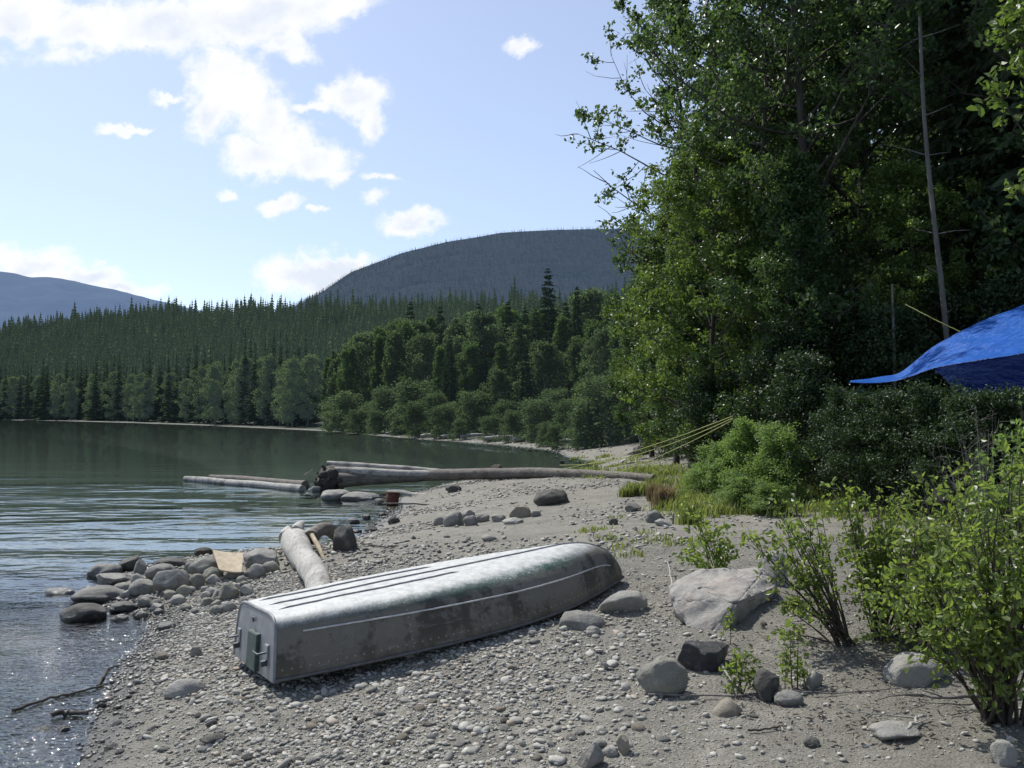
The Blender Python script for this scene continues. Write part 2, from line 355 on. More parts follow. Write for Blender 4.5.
# ------------------------------------------------------------------ world, sun, camera
def world():
    w = bpy.data.worlds.new('World'); bpy.context.scene.world = w; w.use_nodes = True
    nt = w.node_tree; nt.nodes.clear(); t = NT.__new__(NT); t.t = nt
    sky = t.n('ShaderNodeTexSky', sky_type='NISHITA', sun_disc=False, sun_elevation=SUN_EL, sun_rotation=SUN_AZ, altitude=700, air_density=1.0, dust_density=1.6, ozone_density=1.5)
    d = t.n('ShaderNodeTexCoord').outputs['Generated']; x, y, z = t.sep(d)
    ys = t.math('MAXIMUM', y, .02)
    u = t.math('DIVIDE', x, ys); v = t.math('DIVIDE', z, ys)
    P = t.n('ShaderNodeCombineXYZ', {0: u, 1: v}).outputs[0]
    wx = t.n('ShaderNodeTexNoise', {'Vector': P, 'Scale': 14., 'Detail': 7., 'Roughness': .62}, noise_dimensions='3D').outputs['Color']
    warp = t.n('ShaderNodeVectorMath', {0: wx, 1: (.5, .5, .5)}, operation='SUBTRACT').outputs[0]
    warp = t.n('ShaderNodeVectorMath', {0: warp, 'Scale': .075}, operation='SCALE').outputs[0]
    Pw = t.n('ShaderNodeVectorMath', {0: P, 1: warp}, operation='ADD').outputs[0]
    blobs = [(20, 10, 45, 26, 1.), (95, 22, 75, 24, 1.), (60, 50, 40, 10, .5), (170, 22, 80, 28, 1.), (250, 8, 90, 34, 1.1), (330, 2, 50, 14, .9), (285, 42, 30, 18, .8),
             (225, 70, 38, 30, 1.0), (205, 110, 26, 30, 1.), (265, 120, 30, 34, .8), (262, 150, 45, 20, 1.0), (310, 158, 42, 18, 1.), (338, 172, 14, 12, .8), (240, 95, 34, 34, .9), (215, 95, 26, 30, .9), (290, 148, 40, 20, .9), (125, 130, 30, 5, .7), (160, 100, 18, 6, .75),
             (350, 95, 32, 24, 1.05), (372, 122, 14, 22, .85), (310, 112, 22, 8, .8), (283, 200, 17, 11, .9), (225, 187, 14, 6, .75), (313, 211, 9, 5, .7), (410, 216, 34, 13, .85), (375, 174, 20, 5, .6), (370, 195, 14, 7, .5), (521, 44, 17, 8, .62),
             (312, 272, 56, 20, 1.1), (340, 262, 40, 14, 1.), (30, 262, 46, 16, 1.), (75, 278, 45, 14, 1.), (120, 292, 36, 10, .9), (97, 263, 9, 5, .6), (-60, 250, 70, 24, 1.), (-90, 20, 90, 50, 1.), (-40, -40, 160, 40, 1.), (260, -60, 180, 45, 1.)]
    acc = None
    for bx, by, rx, ry, a in blobs:
        uu = (bx - 512) / F; vv = (HOR - by) / F
        q = t.n('ShaderNodeVectorMath', {0: Pw, 1: (uu, vv, 0)}, operation='SUBTRACT').outputs[0]
        q = t.n('ShaderNodeVectorMath', {0: q, 1: (F / rx / 1.25, F / ry / 1.25, 0)}, operation='MULTIPLY').outputs[0]
        l = t.n('ShaderNodeVectorMath', {0: q}, operation='LENGTH').outputs['Value']
        m = t.math('MULTIPLY_ADD', l, -a, a)
        acc = m if acc is None else t.math('SMOOTH_MAX', acc, m, .12)
    fine = t.noise(P, 30, 8, .62)
    m = t.math('ADD', acc, t.math('MULTIPLY', t.math('SUBTRACT', fine, .5), 1.15))
    m = t.mr(m, -.02, .56, 0, 1, True)
    m = t.math('MULTIPLY', m, t.mr(y, .05, .3))
    # scattered cloud over the rest of the sky dome
    oc = t.noise(d, 3.2, 8, .6); oc = t.math('MULTIPLY', t.mr(oc, .55, .68, 0, .9, True), t.mr(y, .3, -.05, 0, 1))
    m = t.math('MAXIMUM', m, t.math('MULTIPLY', oc, t.mr(z, .05, .15)))
    haze = t.noise(P, 6, 4)
    skc = t.n('ShaderNodeMix', data_type='RGBA', blend_type='MULTIPLY'); skc.inputs[0].default_value = 1
    nt.links.new(sky.outputs[0], skc.inputs[6]); skc.inputs[7].default_value = SKYT
    shade = t.math('MULTIPLY', t.mr(t.noise(P, 11, 4), .4, .62), t.mr(acc, .35, .75))
    hz = t.mr(y, -.2, .75, .38, 1); hz2 = t.math('MULTIPLY', hz, t.mr(z, .0, .7, 1.15, .75))  # added sky glow by direction; weaker behind the camera, kept there as fill
    add = t.mix(hz2, (0, 0, 0), (2.3, 2.45, 2.85)); skh = t.mix(1., skc.outputs[2], add, 'ADD')
    cc = t.mix(shade, (8.7, 8.75, 8.85), (6.6, 7.1, 8.0))
    col = t.mix(t.math('MULTIPLY', m, .96), skh, cc)
    bg = t.n('ShaderNodeBackground', {'Color': col, 'Strength': .12})
    t.n('ShaderNodeOutputWorld', {'Surface': bg.outputs[0]})
SKYT = (.80, .85, .92, 1)
world()
sl = bpy.data.lights.new('sun', 'SUN'); sl.energy = 5.0; sl.angle = math.radians(.53); sl.color = (1, .965, .90)
so = bpy.data.objects.new('sun', sl); C.objects.link(so)
sd = Vector((math.sin(SUN_AZ) * math.cos(SUN_EL), math.cos(SUN_AZ) * math.cos(SUN_EL), math.sin(SUN_EL)))
so.rotation_euler = sd.to_track_quat('Z', 'Y').to_euler(); so.location = sd * 60
cam = bpy.data.cameras.new('camera'); co = bpy.data.objects.new('camera', cam); C.objects.link(co)
cam.sensor_width = 36; cam.lens = F / 1024 * 36; cam.clip_start = .05; cam.clip_end = 30000
co.location = (0, 0, CZ); co.rotation_euler = (PI / 2 + TH, 0, 0)
S = bpy.context.scene; S.camera = co
S.view_settings.view_transform = 'Standard'; S.view_settings.look = 'None'; S.view_settings.exposure = 0
S.render.engine = 'CYCLES'; S.cycles.use_denoising = True
S.cycles.max_bounces = 6; S.cycles.transparent_max_bounces = 12; S.cycles.diffuse_bounces = 3; S.cycles.glossy_bounces = 3; S.cycles.transmission_bounces = 4
S.cycles.use_adaptive_sampling = True; S.cycles.adaptive_threshold = .02; S.cycles.sample_clamp_indirect = 6

# ------------------------------------------------------------------ terrain
def grid_faces(nr, nc):
    i = np.arange(nr - 1)[:, None] * nc; j = np.arange(nc - 1)[None]
    return np.stack([i + j, i + j + 1, i + nc + j + 1, i + nc + j], -1).reshape(-1, 4)
def terrain():
    th = np.concatenate([np.linspace(-PI, -.75, 60)[:-1], np.linspace(-.75, .75, 520), np.linspace(.75, PI, 60)[1:]])
    rr = np.concatenate([np.linspace(.5, 3, 12)[:-1], np.geomspace(3, 60, 420), np.geomspace(61, 2200, 130), np.geomspace(2400, 16000, 12)])
    R, T = np.meshgrid(rr, th, indexing='ij'); X = R * np.sin(T); Y = R * np.cos(T)
    d = shore_d(X, Y); Z = hgt(X, Y, d)
    V = np.stack([X, Y, Z], -1).reshape(-1, 3)
    mb = MB(); mb.add(V, grid_faces(*R.shape)[:, ::-1])
    V0 = V[:len(th)]; mb.add(np.concatenate([V0, [[0, 0, gz(0, 0)]]]), np.stack([np.arange(len(th) - 1), np.arange(1, len(th)), np.full(len(th) - 1, len(th)), np.full(len(th) - 1, len(th))], -1))
    o = mb.build('ground', M['ground']); tag(o, kind='structure')
    me = o.data; co_ = np.empty(len(me.vertices) * 3, np.float32); me.vertices.foreach_get('co', co_); co_ = co_.reshape(-1, 3)
    x, y = co_[:, 0].astype(float), co_[:, 1].astype(float); dd = shore_d(x, y)
    n = fbm(np.stack([x, y, 0 * x], -1) * .5, 3, 21)
    edge = np.interp(y, [-50, 3, 8, 11, 16, 22, 30, 45], [5.5, 5.2, 5.5, 4.6, 4.6, 5.2, 5.6, 6]) + n * .5
    soil = np.clip((x - edge) / .7, 0, 1) * (y < 55) * (dd > 0)
    far = np.clip((dd - np.interp(y, [48, 90, 140], [.9, .5, .3])) / .9, 0, 1) * (y > 48)
    for nm, val in (('soil', np.where(y > 48, 0, soil)), ('far', far)):
        a = me.attributes.new(nm, 'FLOAT', 'POINT'); a.data.foreach_set('value', val.astype(np.float32))
terrain()
def water():
    mb = MB(); xs = [-9000, -400, -60, 0, 30, 400]; ys = [-2000, -20, 0, 40, 200, 9000]
    X, Y = np.meshgrid(xs, ys, indexing='ij')
    mb.add(np.stack([X, Y, 0 * X], -1).reshape(-1, 3), grid_faces(6, 6)[:, ::-1])
    tag(mb.build('water', M['water']), kind='structure')
water()

def ridge(name, pts, Dt, Db, ybase, mat, seed, amp):
    px = np.linspace(pts[0][0], pts[-1][0], 240); ty = np.interp(px, [p[0] for p in pts], [p[1] for p in pts])
    s = np.linspace(0, 1, 60); V = []
    for a in s:
        D = Db + (Dt - Db) * a; z0 = (HOR - ybase) / F * Db; zt = (HOR - ty) / F * Dt
        z = z0 + (zt - z0) * (a ** .9)
        x = (px - 512) / F * D; y = np.full_like(x, D)
        z = z + amp * fbm(np.stack([x, y, 0 * x], -1) / (Dt * .07), 4, seed) * math.sin(PI * min(a, .93))
        V.append(np.stack([x, y, z + CZ], -1))
    V.append(V[-1] + np.array([0, Dt * .25, -Dt * .06])); V = np.array(V)
    mb = MB(); mb.add(V.reshape(-1, 3), grid_faces(61, 240)[:, ::-1])
    o = mb.build(name, mat); tag(o, kind='structure'); return V
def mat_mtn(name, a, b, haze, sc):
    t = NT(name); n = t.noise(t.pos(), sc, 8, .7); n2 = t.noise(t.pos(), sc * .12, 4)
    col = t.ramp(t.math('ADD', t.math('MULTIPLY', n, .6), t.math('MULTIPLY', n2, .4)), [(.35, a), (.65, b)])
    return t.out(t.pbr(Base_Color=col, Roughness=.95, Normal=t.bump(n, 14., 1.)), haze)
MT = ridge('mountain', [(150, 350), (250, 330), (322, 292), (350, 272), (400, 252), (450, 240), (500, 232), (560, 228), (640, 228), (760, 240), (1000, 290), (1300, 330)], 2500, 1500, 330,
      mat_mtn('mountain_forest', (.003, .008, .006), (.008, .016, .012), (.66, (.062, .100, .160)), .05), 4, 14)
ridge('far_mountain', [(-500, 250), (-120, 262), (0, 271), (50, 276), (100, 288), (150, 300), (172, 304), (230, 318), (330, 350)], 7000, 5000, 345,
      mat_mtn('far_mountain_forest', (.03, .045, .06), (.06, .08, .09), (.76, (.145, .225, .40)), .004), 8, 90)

# ------------------------------------------------------------------ leaves and trees
def unit(v): return v / (np.linalg.norm(v, axis=-1, keepdims=True) + 1e-9)
def leaves(mb, cen, size, up=.5, shape=.55, full=False, rg=rng):
    n = len(cen); nr = unit(rg.normal(size=(n, 3)) + np.array([0, 0, up])); a = unit(np.cross(nr, rg.normal(size=(n, 3)))); b = np.cross(nr, a)
    s = (size * rg.uniform(.65, 1.25, n))[:, None]
    if full:
        f = nr * s * .16
        P = [cen - a * s * .5, cen - a * s * .2 + b * s * shape * .46 + f, cen + a * s * .18 + b * s * shape * .40 + f, cen + a * s * .55, cen + a * s * .18 - b * s * shape * .40 + f, cen - a * s * .2 - b * s * shape * .46 + f]
        V = np.stack(P, 1).reshape(-1, 3); k = np.arange(n)[:, None] * 6
        Q = np.concatenate([k + np.array([[0, 1, 2, 3]]), k + np.array([[0, 3, 4, 5]])]); lv = rg.random(n)
        mb.add(V, Q, np.concatenate([lv, lv]))
    else:
        V = np.stack([cen - a * s * .5, cen + b * s * shape * .5 + nr * s * .1, cen + a * s * .5, cen - b * s * shape * .5 + nr * s * .1], 1).reshape(-1, 3)
        mb.add(V, np.arange(n)[:, None] * 4 + np.array([[0, 1, 2, 3]]), rg.random(n))
def curve(p, q, n, sag=0, wob=.05, rg=rng):
    t = np.linspace(0, 1, n)[:, None]; L = np.linalg.norm(np.asarray(q) - p)
    P = p * (1 - t) + q * t; P[:, 2] += sag * L * (4 * t[:, 0] * (1 - t[:, 0]))
    w = rg.normal(size=(n, 3)) * wob * L; w[0] = 0; w = np.cumsum(w, 0) / n ** .5 * .8
    return P + w * t
def gen_tree(name, seed, H, cb, R, nl, nleaf, lsize, leafmat, barkmat, r0=.14, prof='oval', bare=0., spread=.35, up=.45, asym=(0, 0), nsub=6, lean=(0, 0), ltail=1.):
    rg = np.random.default_rng(seed)
    root = thing(name, '', 'tree')
    wd = MB(); cr = MB(); cen = []
    n = 12; t = np.linspace(0, 1, n)
    tr = np.stack([lean[0] * t ** 1.4 * H + .02 * H * np.cumsum(rg.normal(size=n)) * .35, lean[1] * t ** 1.4 * H + .02 * H * np.cumsum(rg.normal(size=n)) * .35, t * H], -1); tr[0] = (0, 0, -.1)
    rad = r0 * (1 - t * .93); rad[0] *= 1.35
    wd.tube(tr, rad, 9, wob=.08)
    def P_at(u): return np.array([np.interp(u, t, tr[:, k]) for k in range(3)])
    for i in range(nl):
        u = cb + (1 - cb) * ((i + rg.uniform(0, .9)) / nl) ** .9; u = min(u, .985); az = i * 2.399 + rg.normal() * .3
        w = (u - cb) / (1 - cb)
        pr = {'oval': math.sin(PI * (w * .82 + .14)) ** .7, 'cone': 1 - w * .85, 'top': .45 + .75 * w - .45 * max(0, w - .8) * 3, 'bush': .9 - .5 * w}[prof]
        L = R * pr * rg.uniform(.65, 1.15)
        dx, dy = math.cos(az), math.sin(az)
        L *= 1 + asym[0] * dx + asym[1] * dy
        el = up + .5 * w + rg.normal() * .15
        p = P_at(u); q = p + L * np.array([dx * math.cos(el), dy * math.cos(el), math.sin(el)])
        cu = curve(p, q, 7, -.06 + rg.normal() * .06, .09, rg); rb = max(.012, r0 * (1 - u * .85) * .45)
        wd.tube(cu, np.linspace(rb, rb * .22, 7), 5, cap=False)
        for j in range(nsub):
            s = rg.uniform(.3, 1.); k = s * 6; k0 = int(min(k, 5)); pp = cu[k0] + (cu[k0 + 1] - cu[k0]) * (k - k0)
            sl_ = L * rg.uniform(.22, .5) * (1.1 - s * .4) ; dv = unit(rg.normal(size=3) + unit(q - p) * .9 + np.array([0, 0, .2]))
            qq = pp + dv * sl_; c2 = curve(pp, qq, 5, -.05, .1, rg); wd.tube(c2, np.linspace(rb * .4, rb * .12, 5), 4, cap=False)
            if rg.random() >= bare:
                m = max(2, int(4 * ltail)); tt = rg.uniform(.25, 1.05, m)[:, None]; cen.append(pp + (qq - pp) * tt + rg.normal(size=(m, 3)) * .08 * R * .3)
    cen = np.concatenate(cen); idx = rg.integers(0, len(cen), nleaf)
    sc = spread * rg.uniform(.5, 1.2, (len(cen), 1))
    off = rg.normal(size=(nleaf, 3)); off = unit(off) * rg.random((nleaf, 1)) ** .45 * sc[idx]; off[:, 2] *= .75
    leaves(cr, cen[idx] + off, lsize, .5, .62, rg=rg)
    wd.build('trunk', barkmat, root); cr.build('crown', leafmat, root, smooth=False, attr=True)
    return root
def gen_conifer(name, seed, H, R, tiers, per, leafmat, barkmat, detail=0, cb=.06, r0=.16, droop=.25, gap=0.):
    rg = np.random.default_rng(seed); root = thing(name, '', 'tree'); wd = MB(); cr = MB()
    wd.tube([(0, 0, -.2), (0, 0, H * .5), (0, 0, H * .99)], [r0, r0 * .6, .015], 6)
    for i in range(tiers):
        w = (i + rg.random() * .5) / tiers; z = H * (cb + (1 - cb) * w ** .95)
        L0 = R * (1 - w) ** .8 * (.75 + .25 * math.sin(i * 1.7)) + .02 * R
        for j in range(per):
            if rg.random() < gap: continue
            az = (j + rg.random()) * 2 * PI / per; L = L0 * rg.uniform(.6, 1.2); dx, dy = math.cos(az), math.sin(az)
            tip = np.array([dx * L, dy * L, z - droop * L + .1 * L * rg.random()]); zj = H / tiers * rg.uniform(-1.1, 1.1) * (1 - w * .8); tip[2] += zj; base = np.array([0, 0, z + .05 * L + zj]); side = np.array([-dy, dx, 0])
            if detail == 0:
                wdt = L * .36; midp = base * .45 + tip * .55
                V = [base, midp + side * wdt + [0, 0, -.12 * L], tip, midp - side * wdt + [0, 0, -.12 * L]]
                cr.add(V, [[0, 1, 2, 3]], [rg.random()])
            else:
                m = detail; tt = rg.uniform(.12, 1., m)[:, None]; c = base + (tip - base) * tt
                ln = L * .34 * (1.15 - tt) + .12; sg = np.where(rg.random((m, 1)) < .5, -1, 1)
                dirv = unit(unit(tip - base) * rg.uniform(.3, 1., (m, 1)) + side * sg * rg.uniform(.3, 1, (m, 1)) + np.array([0, 0, -1]) * rg.uniform(.05, .8, (m, 1)))
                wv = unit(np.cross(dirv, rg.normal(size=(m, 3)))) * ln * (.13 if m > 12 else .22)
                e = c + dirv * ln; V = np.stack([c, (c + e) / 2 + wv, e, (c + e) / 2 - wv], 1).reshape(-1, 3)
                cr.add(V, np.arange(m)[:, None] * 4 + np.array([[0, 1, 2, 3]]), rg.random(m))
                if detail > 12: wd.tube([base, (base + tip) / 2 + [0, 0, .03 * L], tip], [.02, .012, .004], 3, cap=False)
    if not detail:
        for dx, dy in ((.12, 0), (0, .12)): cr.add([(-dx, -dy, H * .9), (dx, dy, H * .9), (dx * .2, dy * .2, H * 1.03), (-dx * .2, -dy * .2, H * 1.03)], [[0, 1, 2, 3]], [.5])
    wd.build('trunk', barkmat, root); cr.build('crown', leafmat, root, smooth=False, attr=True); return root
def place(root, x, y, rz, sc, label, group=None, cat='tree', first=False, dz=0, tilt=(0, 0)):
    z = gz(x, y) + dz
    if first:
        root.location = (x, y, z); root.rotation_euler = (tilt[0], tilt[1], rz); root.scale = sc if hasattr(sc, '__len__') else (sc,) * 3; tag(root, label, cat, group); return root
    return dup(root, (x, y, z), rz, sc, label, group, cat, tilt)
class Proto:
    def __init__(s, root): s.r = root; s.used = False
    def put(s, x, y, rz, sc, label, group=None, cat='tree', dz=0, tilt=(0, 0)):
        o = place(s.r, x, y, rz, sc, label, group, cat, not s.used, dz, tilt); s.used = True; return o

# hillside conifers: nearest individually, the rest as one mass
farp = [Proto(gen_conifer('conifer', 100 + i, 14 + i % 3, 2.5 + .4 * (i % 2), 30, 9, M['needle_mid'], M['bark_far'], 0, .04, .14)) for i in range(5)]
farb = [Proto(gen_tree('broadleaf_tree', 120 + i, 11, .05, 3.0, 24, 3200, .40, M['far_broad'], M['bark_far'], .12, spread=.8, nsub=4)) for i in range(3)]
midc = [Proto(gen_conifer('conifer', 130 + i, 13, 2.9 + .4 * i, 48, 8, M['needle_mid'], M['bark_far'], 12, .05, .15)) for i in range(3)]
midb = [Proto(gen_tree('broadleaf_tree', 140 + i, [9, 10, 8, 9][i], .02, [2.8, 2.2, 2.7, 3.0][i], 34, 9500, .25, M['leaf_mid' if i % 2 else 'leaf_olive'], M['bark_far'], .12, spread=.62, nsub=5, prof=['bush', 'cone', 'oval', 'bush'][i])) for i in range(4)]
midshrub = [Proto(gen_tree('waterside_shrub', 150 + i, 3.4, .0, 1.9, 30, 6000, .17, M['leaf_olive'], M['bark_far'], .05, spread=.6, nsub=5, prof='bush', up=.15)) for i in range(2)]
cands = []
r2 = np.random.default_rng(5)
pxs = r2.uniform(-60, 1150, 22000); us = r2.random(22000) ** .62
D0 = np.interp(pxs, HPX, HD0); DC = np.interp(pxs, HPX, HDC)
Ds = D0 - 14 + (DC * 1.04 - D0 + 14) * us
keep = ~((pxs > 700) & (Ds > 200)) & (r2.random(22000) < np.where(pxs > 680, .45, 1))
Xs = (pxs - 512) / F * Ds; dd = shore_d(Xs, Ds); keep &= dd > np.where(Ds > 140, 1.5, 3)
Xs, Ds, pxs, D0 = Xs[keep], Ds[keep], pxs[keep], D0[keep]; Zs = hgt(Xs, Ds)
# thin out by spacing
cell = {}; sel = []
for i in np.argsort(Ds):
    s_ = 2.0 if Ds[i] < 300 else 2.5
    k = (int(Xs[i] // s_), int(Ds[i] // s_))
    if k in cell: continue
    cell[k] = 1; sel.append(i)
sel = np.array(sel); nearB = sel[(pxs[sel] > 308) & (Ds[sel] < 175)]; sel = sel[~((pxs[sel] > 308) & (Ds[sel] < 175))]; print('hill trees', len(sel), len(nearB))
ind = [i for i in sel if pxs[i] < 640 and pxs[i] > -30 and (Ds[i] - D0[i]) < 26][:]
r2.shuffle(ind); ind = ind[:230]; inds = set(ind)
for i in ind:
    hs = np.interp(pxs[i], [0, 150, 320, 640], [1.25, 1.05, .85, .8]); near = Ds[i] - D0[i] < 4
    if r2.random() < (.55 if near else .16):
        p = farb[r2.integers(3)]; p.put(Xs[i], Ds[i], r2.uniform(0, 6.28), hs * r2.uniform(.75, 1.1), 'rounded light green broadleaf tree at the foot of the far forest', 'broadleaf trees along the far shore')
    else:
        p = farp[r2.integers(5)]; p.put(Xs[i], Ds[i], r2.uniform(0, 6.28), (hs * r2.uniform(.8, 1.1),) * 2 + (hs * r2.uniform(.75, 1.15),), 'dark pointed conifer in the front ranks of the far forest', 'conifers in the front ranks of the far forest')
nearB = nearB[pxs[nearB] < 660]; r2.shuffle(nearB)
for k, i in enumerate(nearB[:110]):
    hh = r2.uniform(8.5, 13) * np.interp(Ds[i], [80, 175], [.72, 1.0])
    if r2.random() < .6: midc[k % 3].put(Xs[i], Ds[i], r2.uniform(0, 6.28), (hh / 13,) * 3, 'dark conifer growing behind the leafy belt of the bay shore', 'conifers behind the leafy belt of the bay shore')
    else: midb[k % 4].put(Xs[i], Ds[i], r2.uniform(0, 6.28), (hh / 10, hh / 10, hh / 9.5), 'leafy mixed green tree in the belt along the bay shore', 'leafy trees along the bay shore')
def low_conifer(rg, tiers=10, per=6):
    V = []; Q = []; n = 0
    for i in range(tiers):
        w = i / tiers; z = .05 + .95 * w; L0 = .185 * (1 - w) ** .85 + .006
        for j in range(per):
            az = (j + rg.random()) * 2 * PI / per; L = L0 * rg.uniform(.6, 1.25); dx, dy = math.cos(az), math.sin(az)
            b = np.array([0, 0, min(z + .09, 1.02)]); tp = np.array([dx * L, dy * L, z - .3 * L]); m_ = (b * .4 + tp * .6); s_ = np.array([-dy, dx, 0]) * L * .5
            V += [b, m_ + s_, tp, m_ - s_]; Q.append([n, n + 1, n + 2, n + 3]); n += 4
    for dx, dy in ((.012, 0), (0, .012)): V += [(-dx, -dy, .86), (dx, dy, .86), (dx * .2, dy * .2, 1.07), (-dx * .2, -dy * .2, 1.07)]; Q.append([n, n + 1, n + 2, n + 3]); n += 4
    return np.array(V, float), np.array(Q), n
def mass(name, X, Y, Z, Hh, mat, seed, label, nv=7, tiers=10, per=6):
    rg = np.random.default_rng(seed); pro = [low_conifer(rg, tiers, per)[:2] for _ in range(nv)]; mb = MB()
    kind = rg.integers(0, nv, len(X)); rot = rg.uniform(0, 6.28, len(X)); wd = rg.uniform(.8, 1.25, len(X)); lv = rg.random(len(X))
    for k in range(nv):
        I = np.where(kind == k)[0]; V, Q = pro[k]
        c, s = np.cos(rot[I])[:, None], np.sin(rot[I])[:, None]; h = Hh[I][:, None]; w = h * wd[I][:, None]
        VX = X[I][:, None] + w * (V[:, 0] * c - V[:, 1] * s); VY = Y[I][:, None] + w * (V[:, 0] * s + V[:, 1] * c); VZ = Z[I][:, None] + h * V[:, 2]
        VV = np.stack([VX, VY, VZ], -1).reshape(-1, 3); QQ = (np.arange(len(I))[:, None, None] * len(V) + Q[None]).reshape(-1, 4)
        mb.add(VV, QQ, np.repeat(lv[I], len(Q)) * .6 + .4 * rg.random(len(QQ)))
    o = mb.build(name, mat, smooth=False, attr=True); return tag(o, label, 'forest', kind='stuff')
rest = np.array([i for i in sel if i not in inds])
hs = np.interp(pxs[rest], [0, 150, 320, 640], [15.5, 12.8, 10.5, 10.5]) * r2.uniform(.55, 1.2, len(rest))
tall = r2.random(len(rest)) < .05; hs = hs * np.where(tall, 1.25, 1) * (1 + .22 * vnoise(np.stack([Xs[rest], Ds[rest], 0 * Ds[rest]], -1) / 14, 3))
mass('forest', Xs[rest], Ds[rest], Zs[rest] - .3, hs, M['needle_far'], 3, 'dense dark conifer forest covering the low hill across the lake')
# forest on the mountain
NM = 28000; a_ = r2.random(NM) ** .8 * 59.0; b_ = r2.random(NM) * 200; top = r2.random(NM) < .12; a_ = np.where(top, 59.3, a_)
i0, j0 = a_.astype(int), b_.astype(int); fa, fb = a_ - i0, b_ - j0
Vm = MT; pt = Vm[i0, j0] * ((1 - fa) * (1 - fb))[:, None] + Vm[i0 + 1, j0] * (fa * (1 - fb))[:, None] + Vm[i0, j0 + 1] * ((1 - fa) * fb)[:, None] + Vm[i0 + 1, j0 + 1] * (fa * fb)[:, None]
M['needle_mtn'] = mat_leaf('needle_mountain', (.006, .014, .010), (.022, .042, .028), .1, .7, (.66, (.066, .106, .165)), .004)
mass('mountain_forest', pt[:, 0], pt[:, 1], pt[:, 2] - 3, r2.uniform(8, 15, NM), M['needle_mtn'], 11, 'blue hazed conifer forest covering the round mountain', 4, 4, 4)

# mid shore: mixed trees across the bay
def py_place(proto, px, D, topy, label, H0, group=None, wide=1., **k):
    x = (px - 512) / F * D; z = gz(x, D); H = (HOR - topy) / F * D + CZ - z
    s = H / H0; return proto.put(x, D, r2.uniform(0, 6.28), (s * wide, s * wide, s), label, group, **k)
GM = 'leafy trees along the bay shore'
mids = [(333, 112, 362), (347, 100, 348), (362, 104, 338), (378, 98, 330), (392, 92, 340), (408, 96, 326), (424, 90, 336), (440, 84, 345), (455, 90, 328), (470, 84, 350), (486, 88, 322), (502, 80, 345), (517, 84, 335), (532, 76, 352), (546, 72, 350), (562, 76, 320), (578, 70, 340), (592, 66, 322), (606, 62, 335), (620, 58, 315), (634, 54, 300),
        (352, 118, 340), (400, 112, 322), (432, 108, 320), (465, 104, 312), (510, 100, 310), (590, 92, 300), (612, 80, 292), (640, 64, 270), (655, 70, 262), (525, 90, 330), (552, 84, 335), (568, 80, 345), (540, 98, 318), (556, 104, 312), (495, 104, 318), (448, 100, 330), (384, 108, 332), (418, 104, 328), (600, 74, 332), (626, 66, 315), (585, 100, 305)]
for k, (px, D, ty) in enumerate(mids):
    py_place(midb[[0, 1, 2, 3][k * 7 % 4]], px, D + 4, ty + r2.uniform(-6, 6), 'leafy mixed green tree in the belt along the bay shore', [9, 10, 8, 9][k * 7 % 4] * 1.04, GM, r2.uniform(.8, 1.05))
for k, (px, D, ty) in enumerate([(345, 96, 395), (385, 86, 400), (415, 80, 392), (450, 73, 405), (478, 70, 400), (505, 66, 405), (530, 60, 402), (556, 58, 398), (572, 52, 405), (590, 48, 400), (612, 44, 395), (632, 46, 385), (365, 92, 405), (432, 76, 408), (540, 55, 415), (338, 100, 412), (355, 88, 415), (374, 84, 416), (398, 78, 418), (420, 72, 418), (442, 68, 420), (464, 64, 420), (488, 60, 422), (515, 57, 424), (548, 50, 424), (560, 47, 428), (580, 44, 425)]):
    py_place(midshrub[k % 2], px + r2.uniform(-5, 5), D + 2, ty - r2.uniform(2, 16) * (k % 3 != 0), 'low rounded shrub at the foot of the bay shore trees', 3.7, 'low shrubs along the bay shore', 1.15 if k % 2 else 1.5, cat='shrub')
for k, (px, D, ty, lb) in enumerate([(548, 88, 266, 'tallest dark conifer rising above the bay shore trees'), (577, 90, 284, 'slim near-black conifer right of the tallest conifer'), (478, 92, 302, 'pointed conifer rising from the middle of the bay shore trees'), (492, 96, 310, 'small conifer just right of the middle pointed one'),
        (566, 84, 300, 'shaggy conifer between the tallest one and the slim black one'), (536, 82, 308, 'broad conifer leaning against the tallest one on its left'), (520, 80, 318, 'short spruce in front of the tall conifer group'), (598, 80, 305, 'green spruce at the right end of the bay conifers'), (525, 95, 306, 'thin spruce tip behind the bay shore belt'), (508, 96, 300, 'dark spruce midway between the middle pointed conifer and the tall group'), (440, 104, 304, 'lone conifer rising behind the lakeward half of the bay shore trees'), (612, 90, 290, 'tall spruce just before the bank trees begin'), (410, 110, 300, 'slim conifer furthest out above the bay shore trees')]):
    py_place(midc[k % 3], px, D, ty, lb, 13, None, 1.05 if k != 1 else .7)

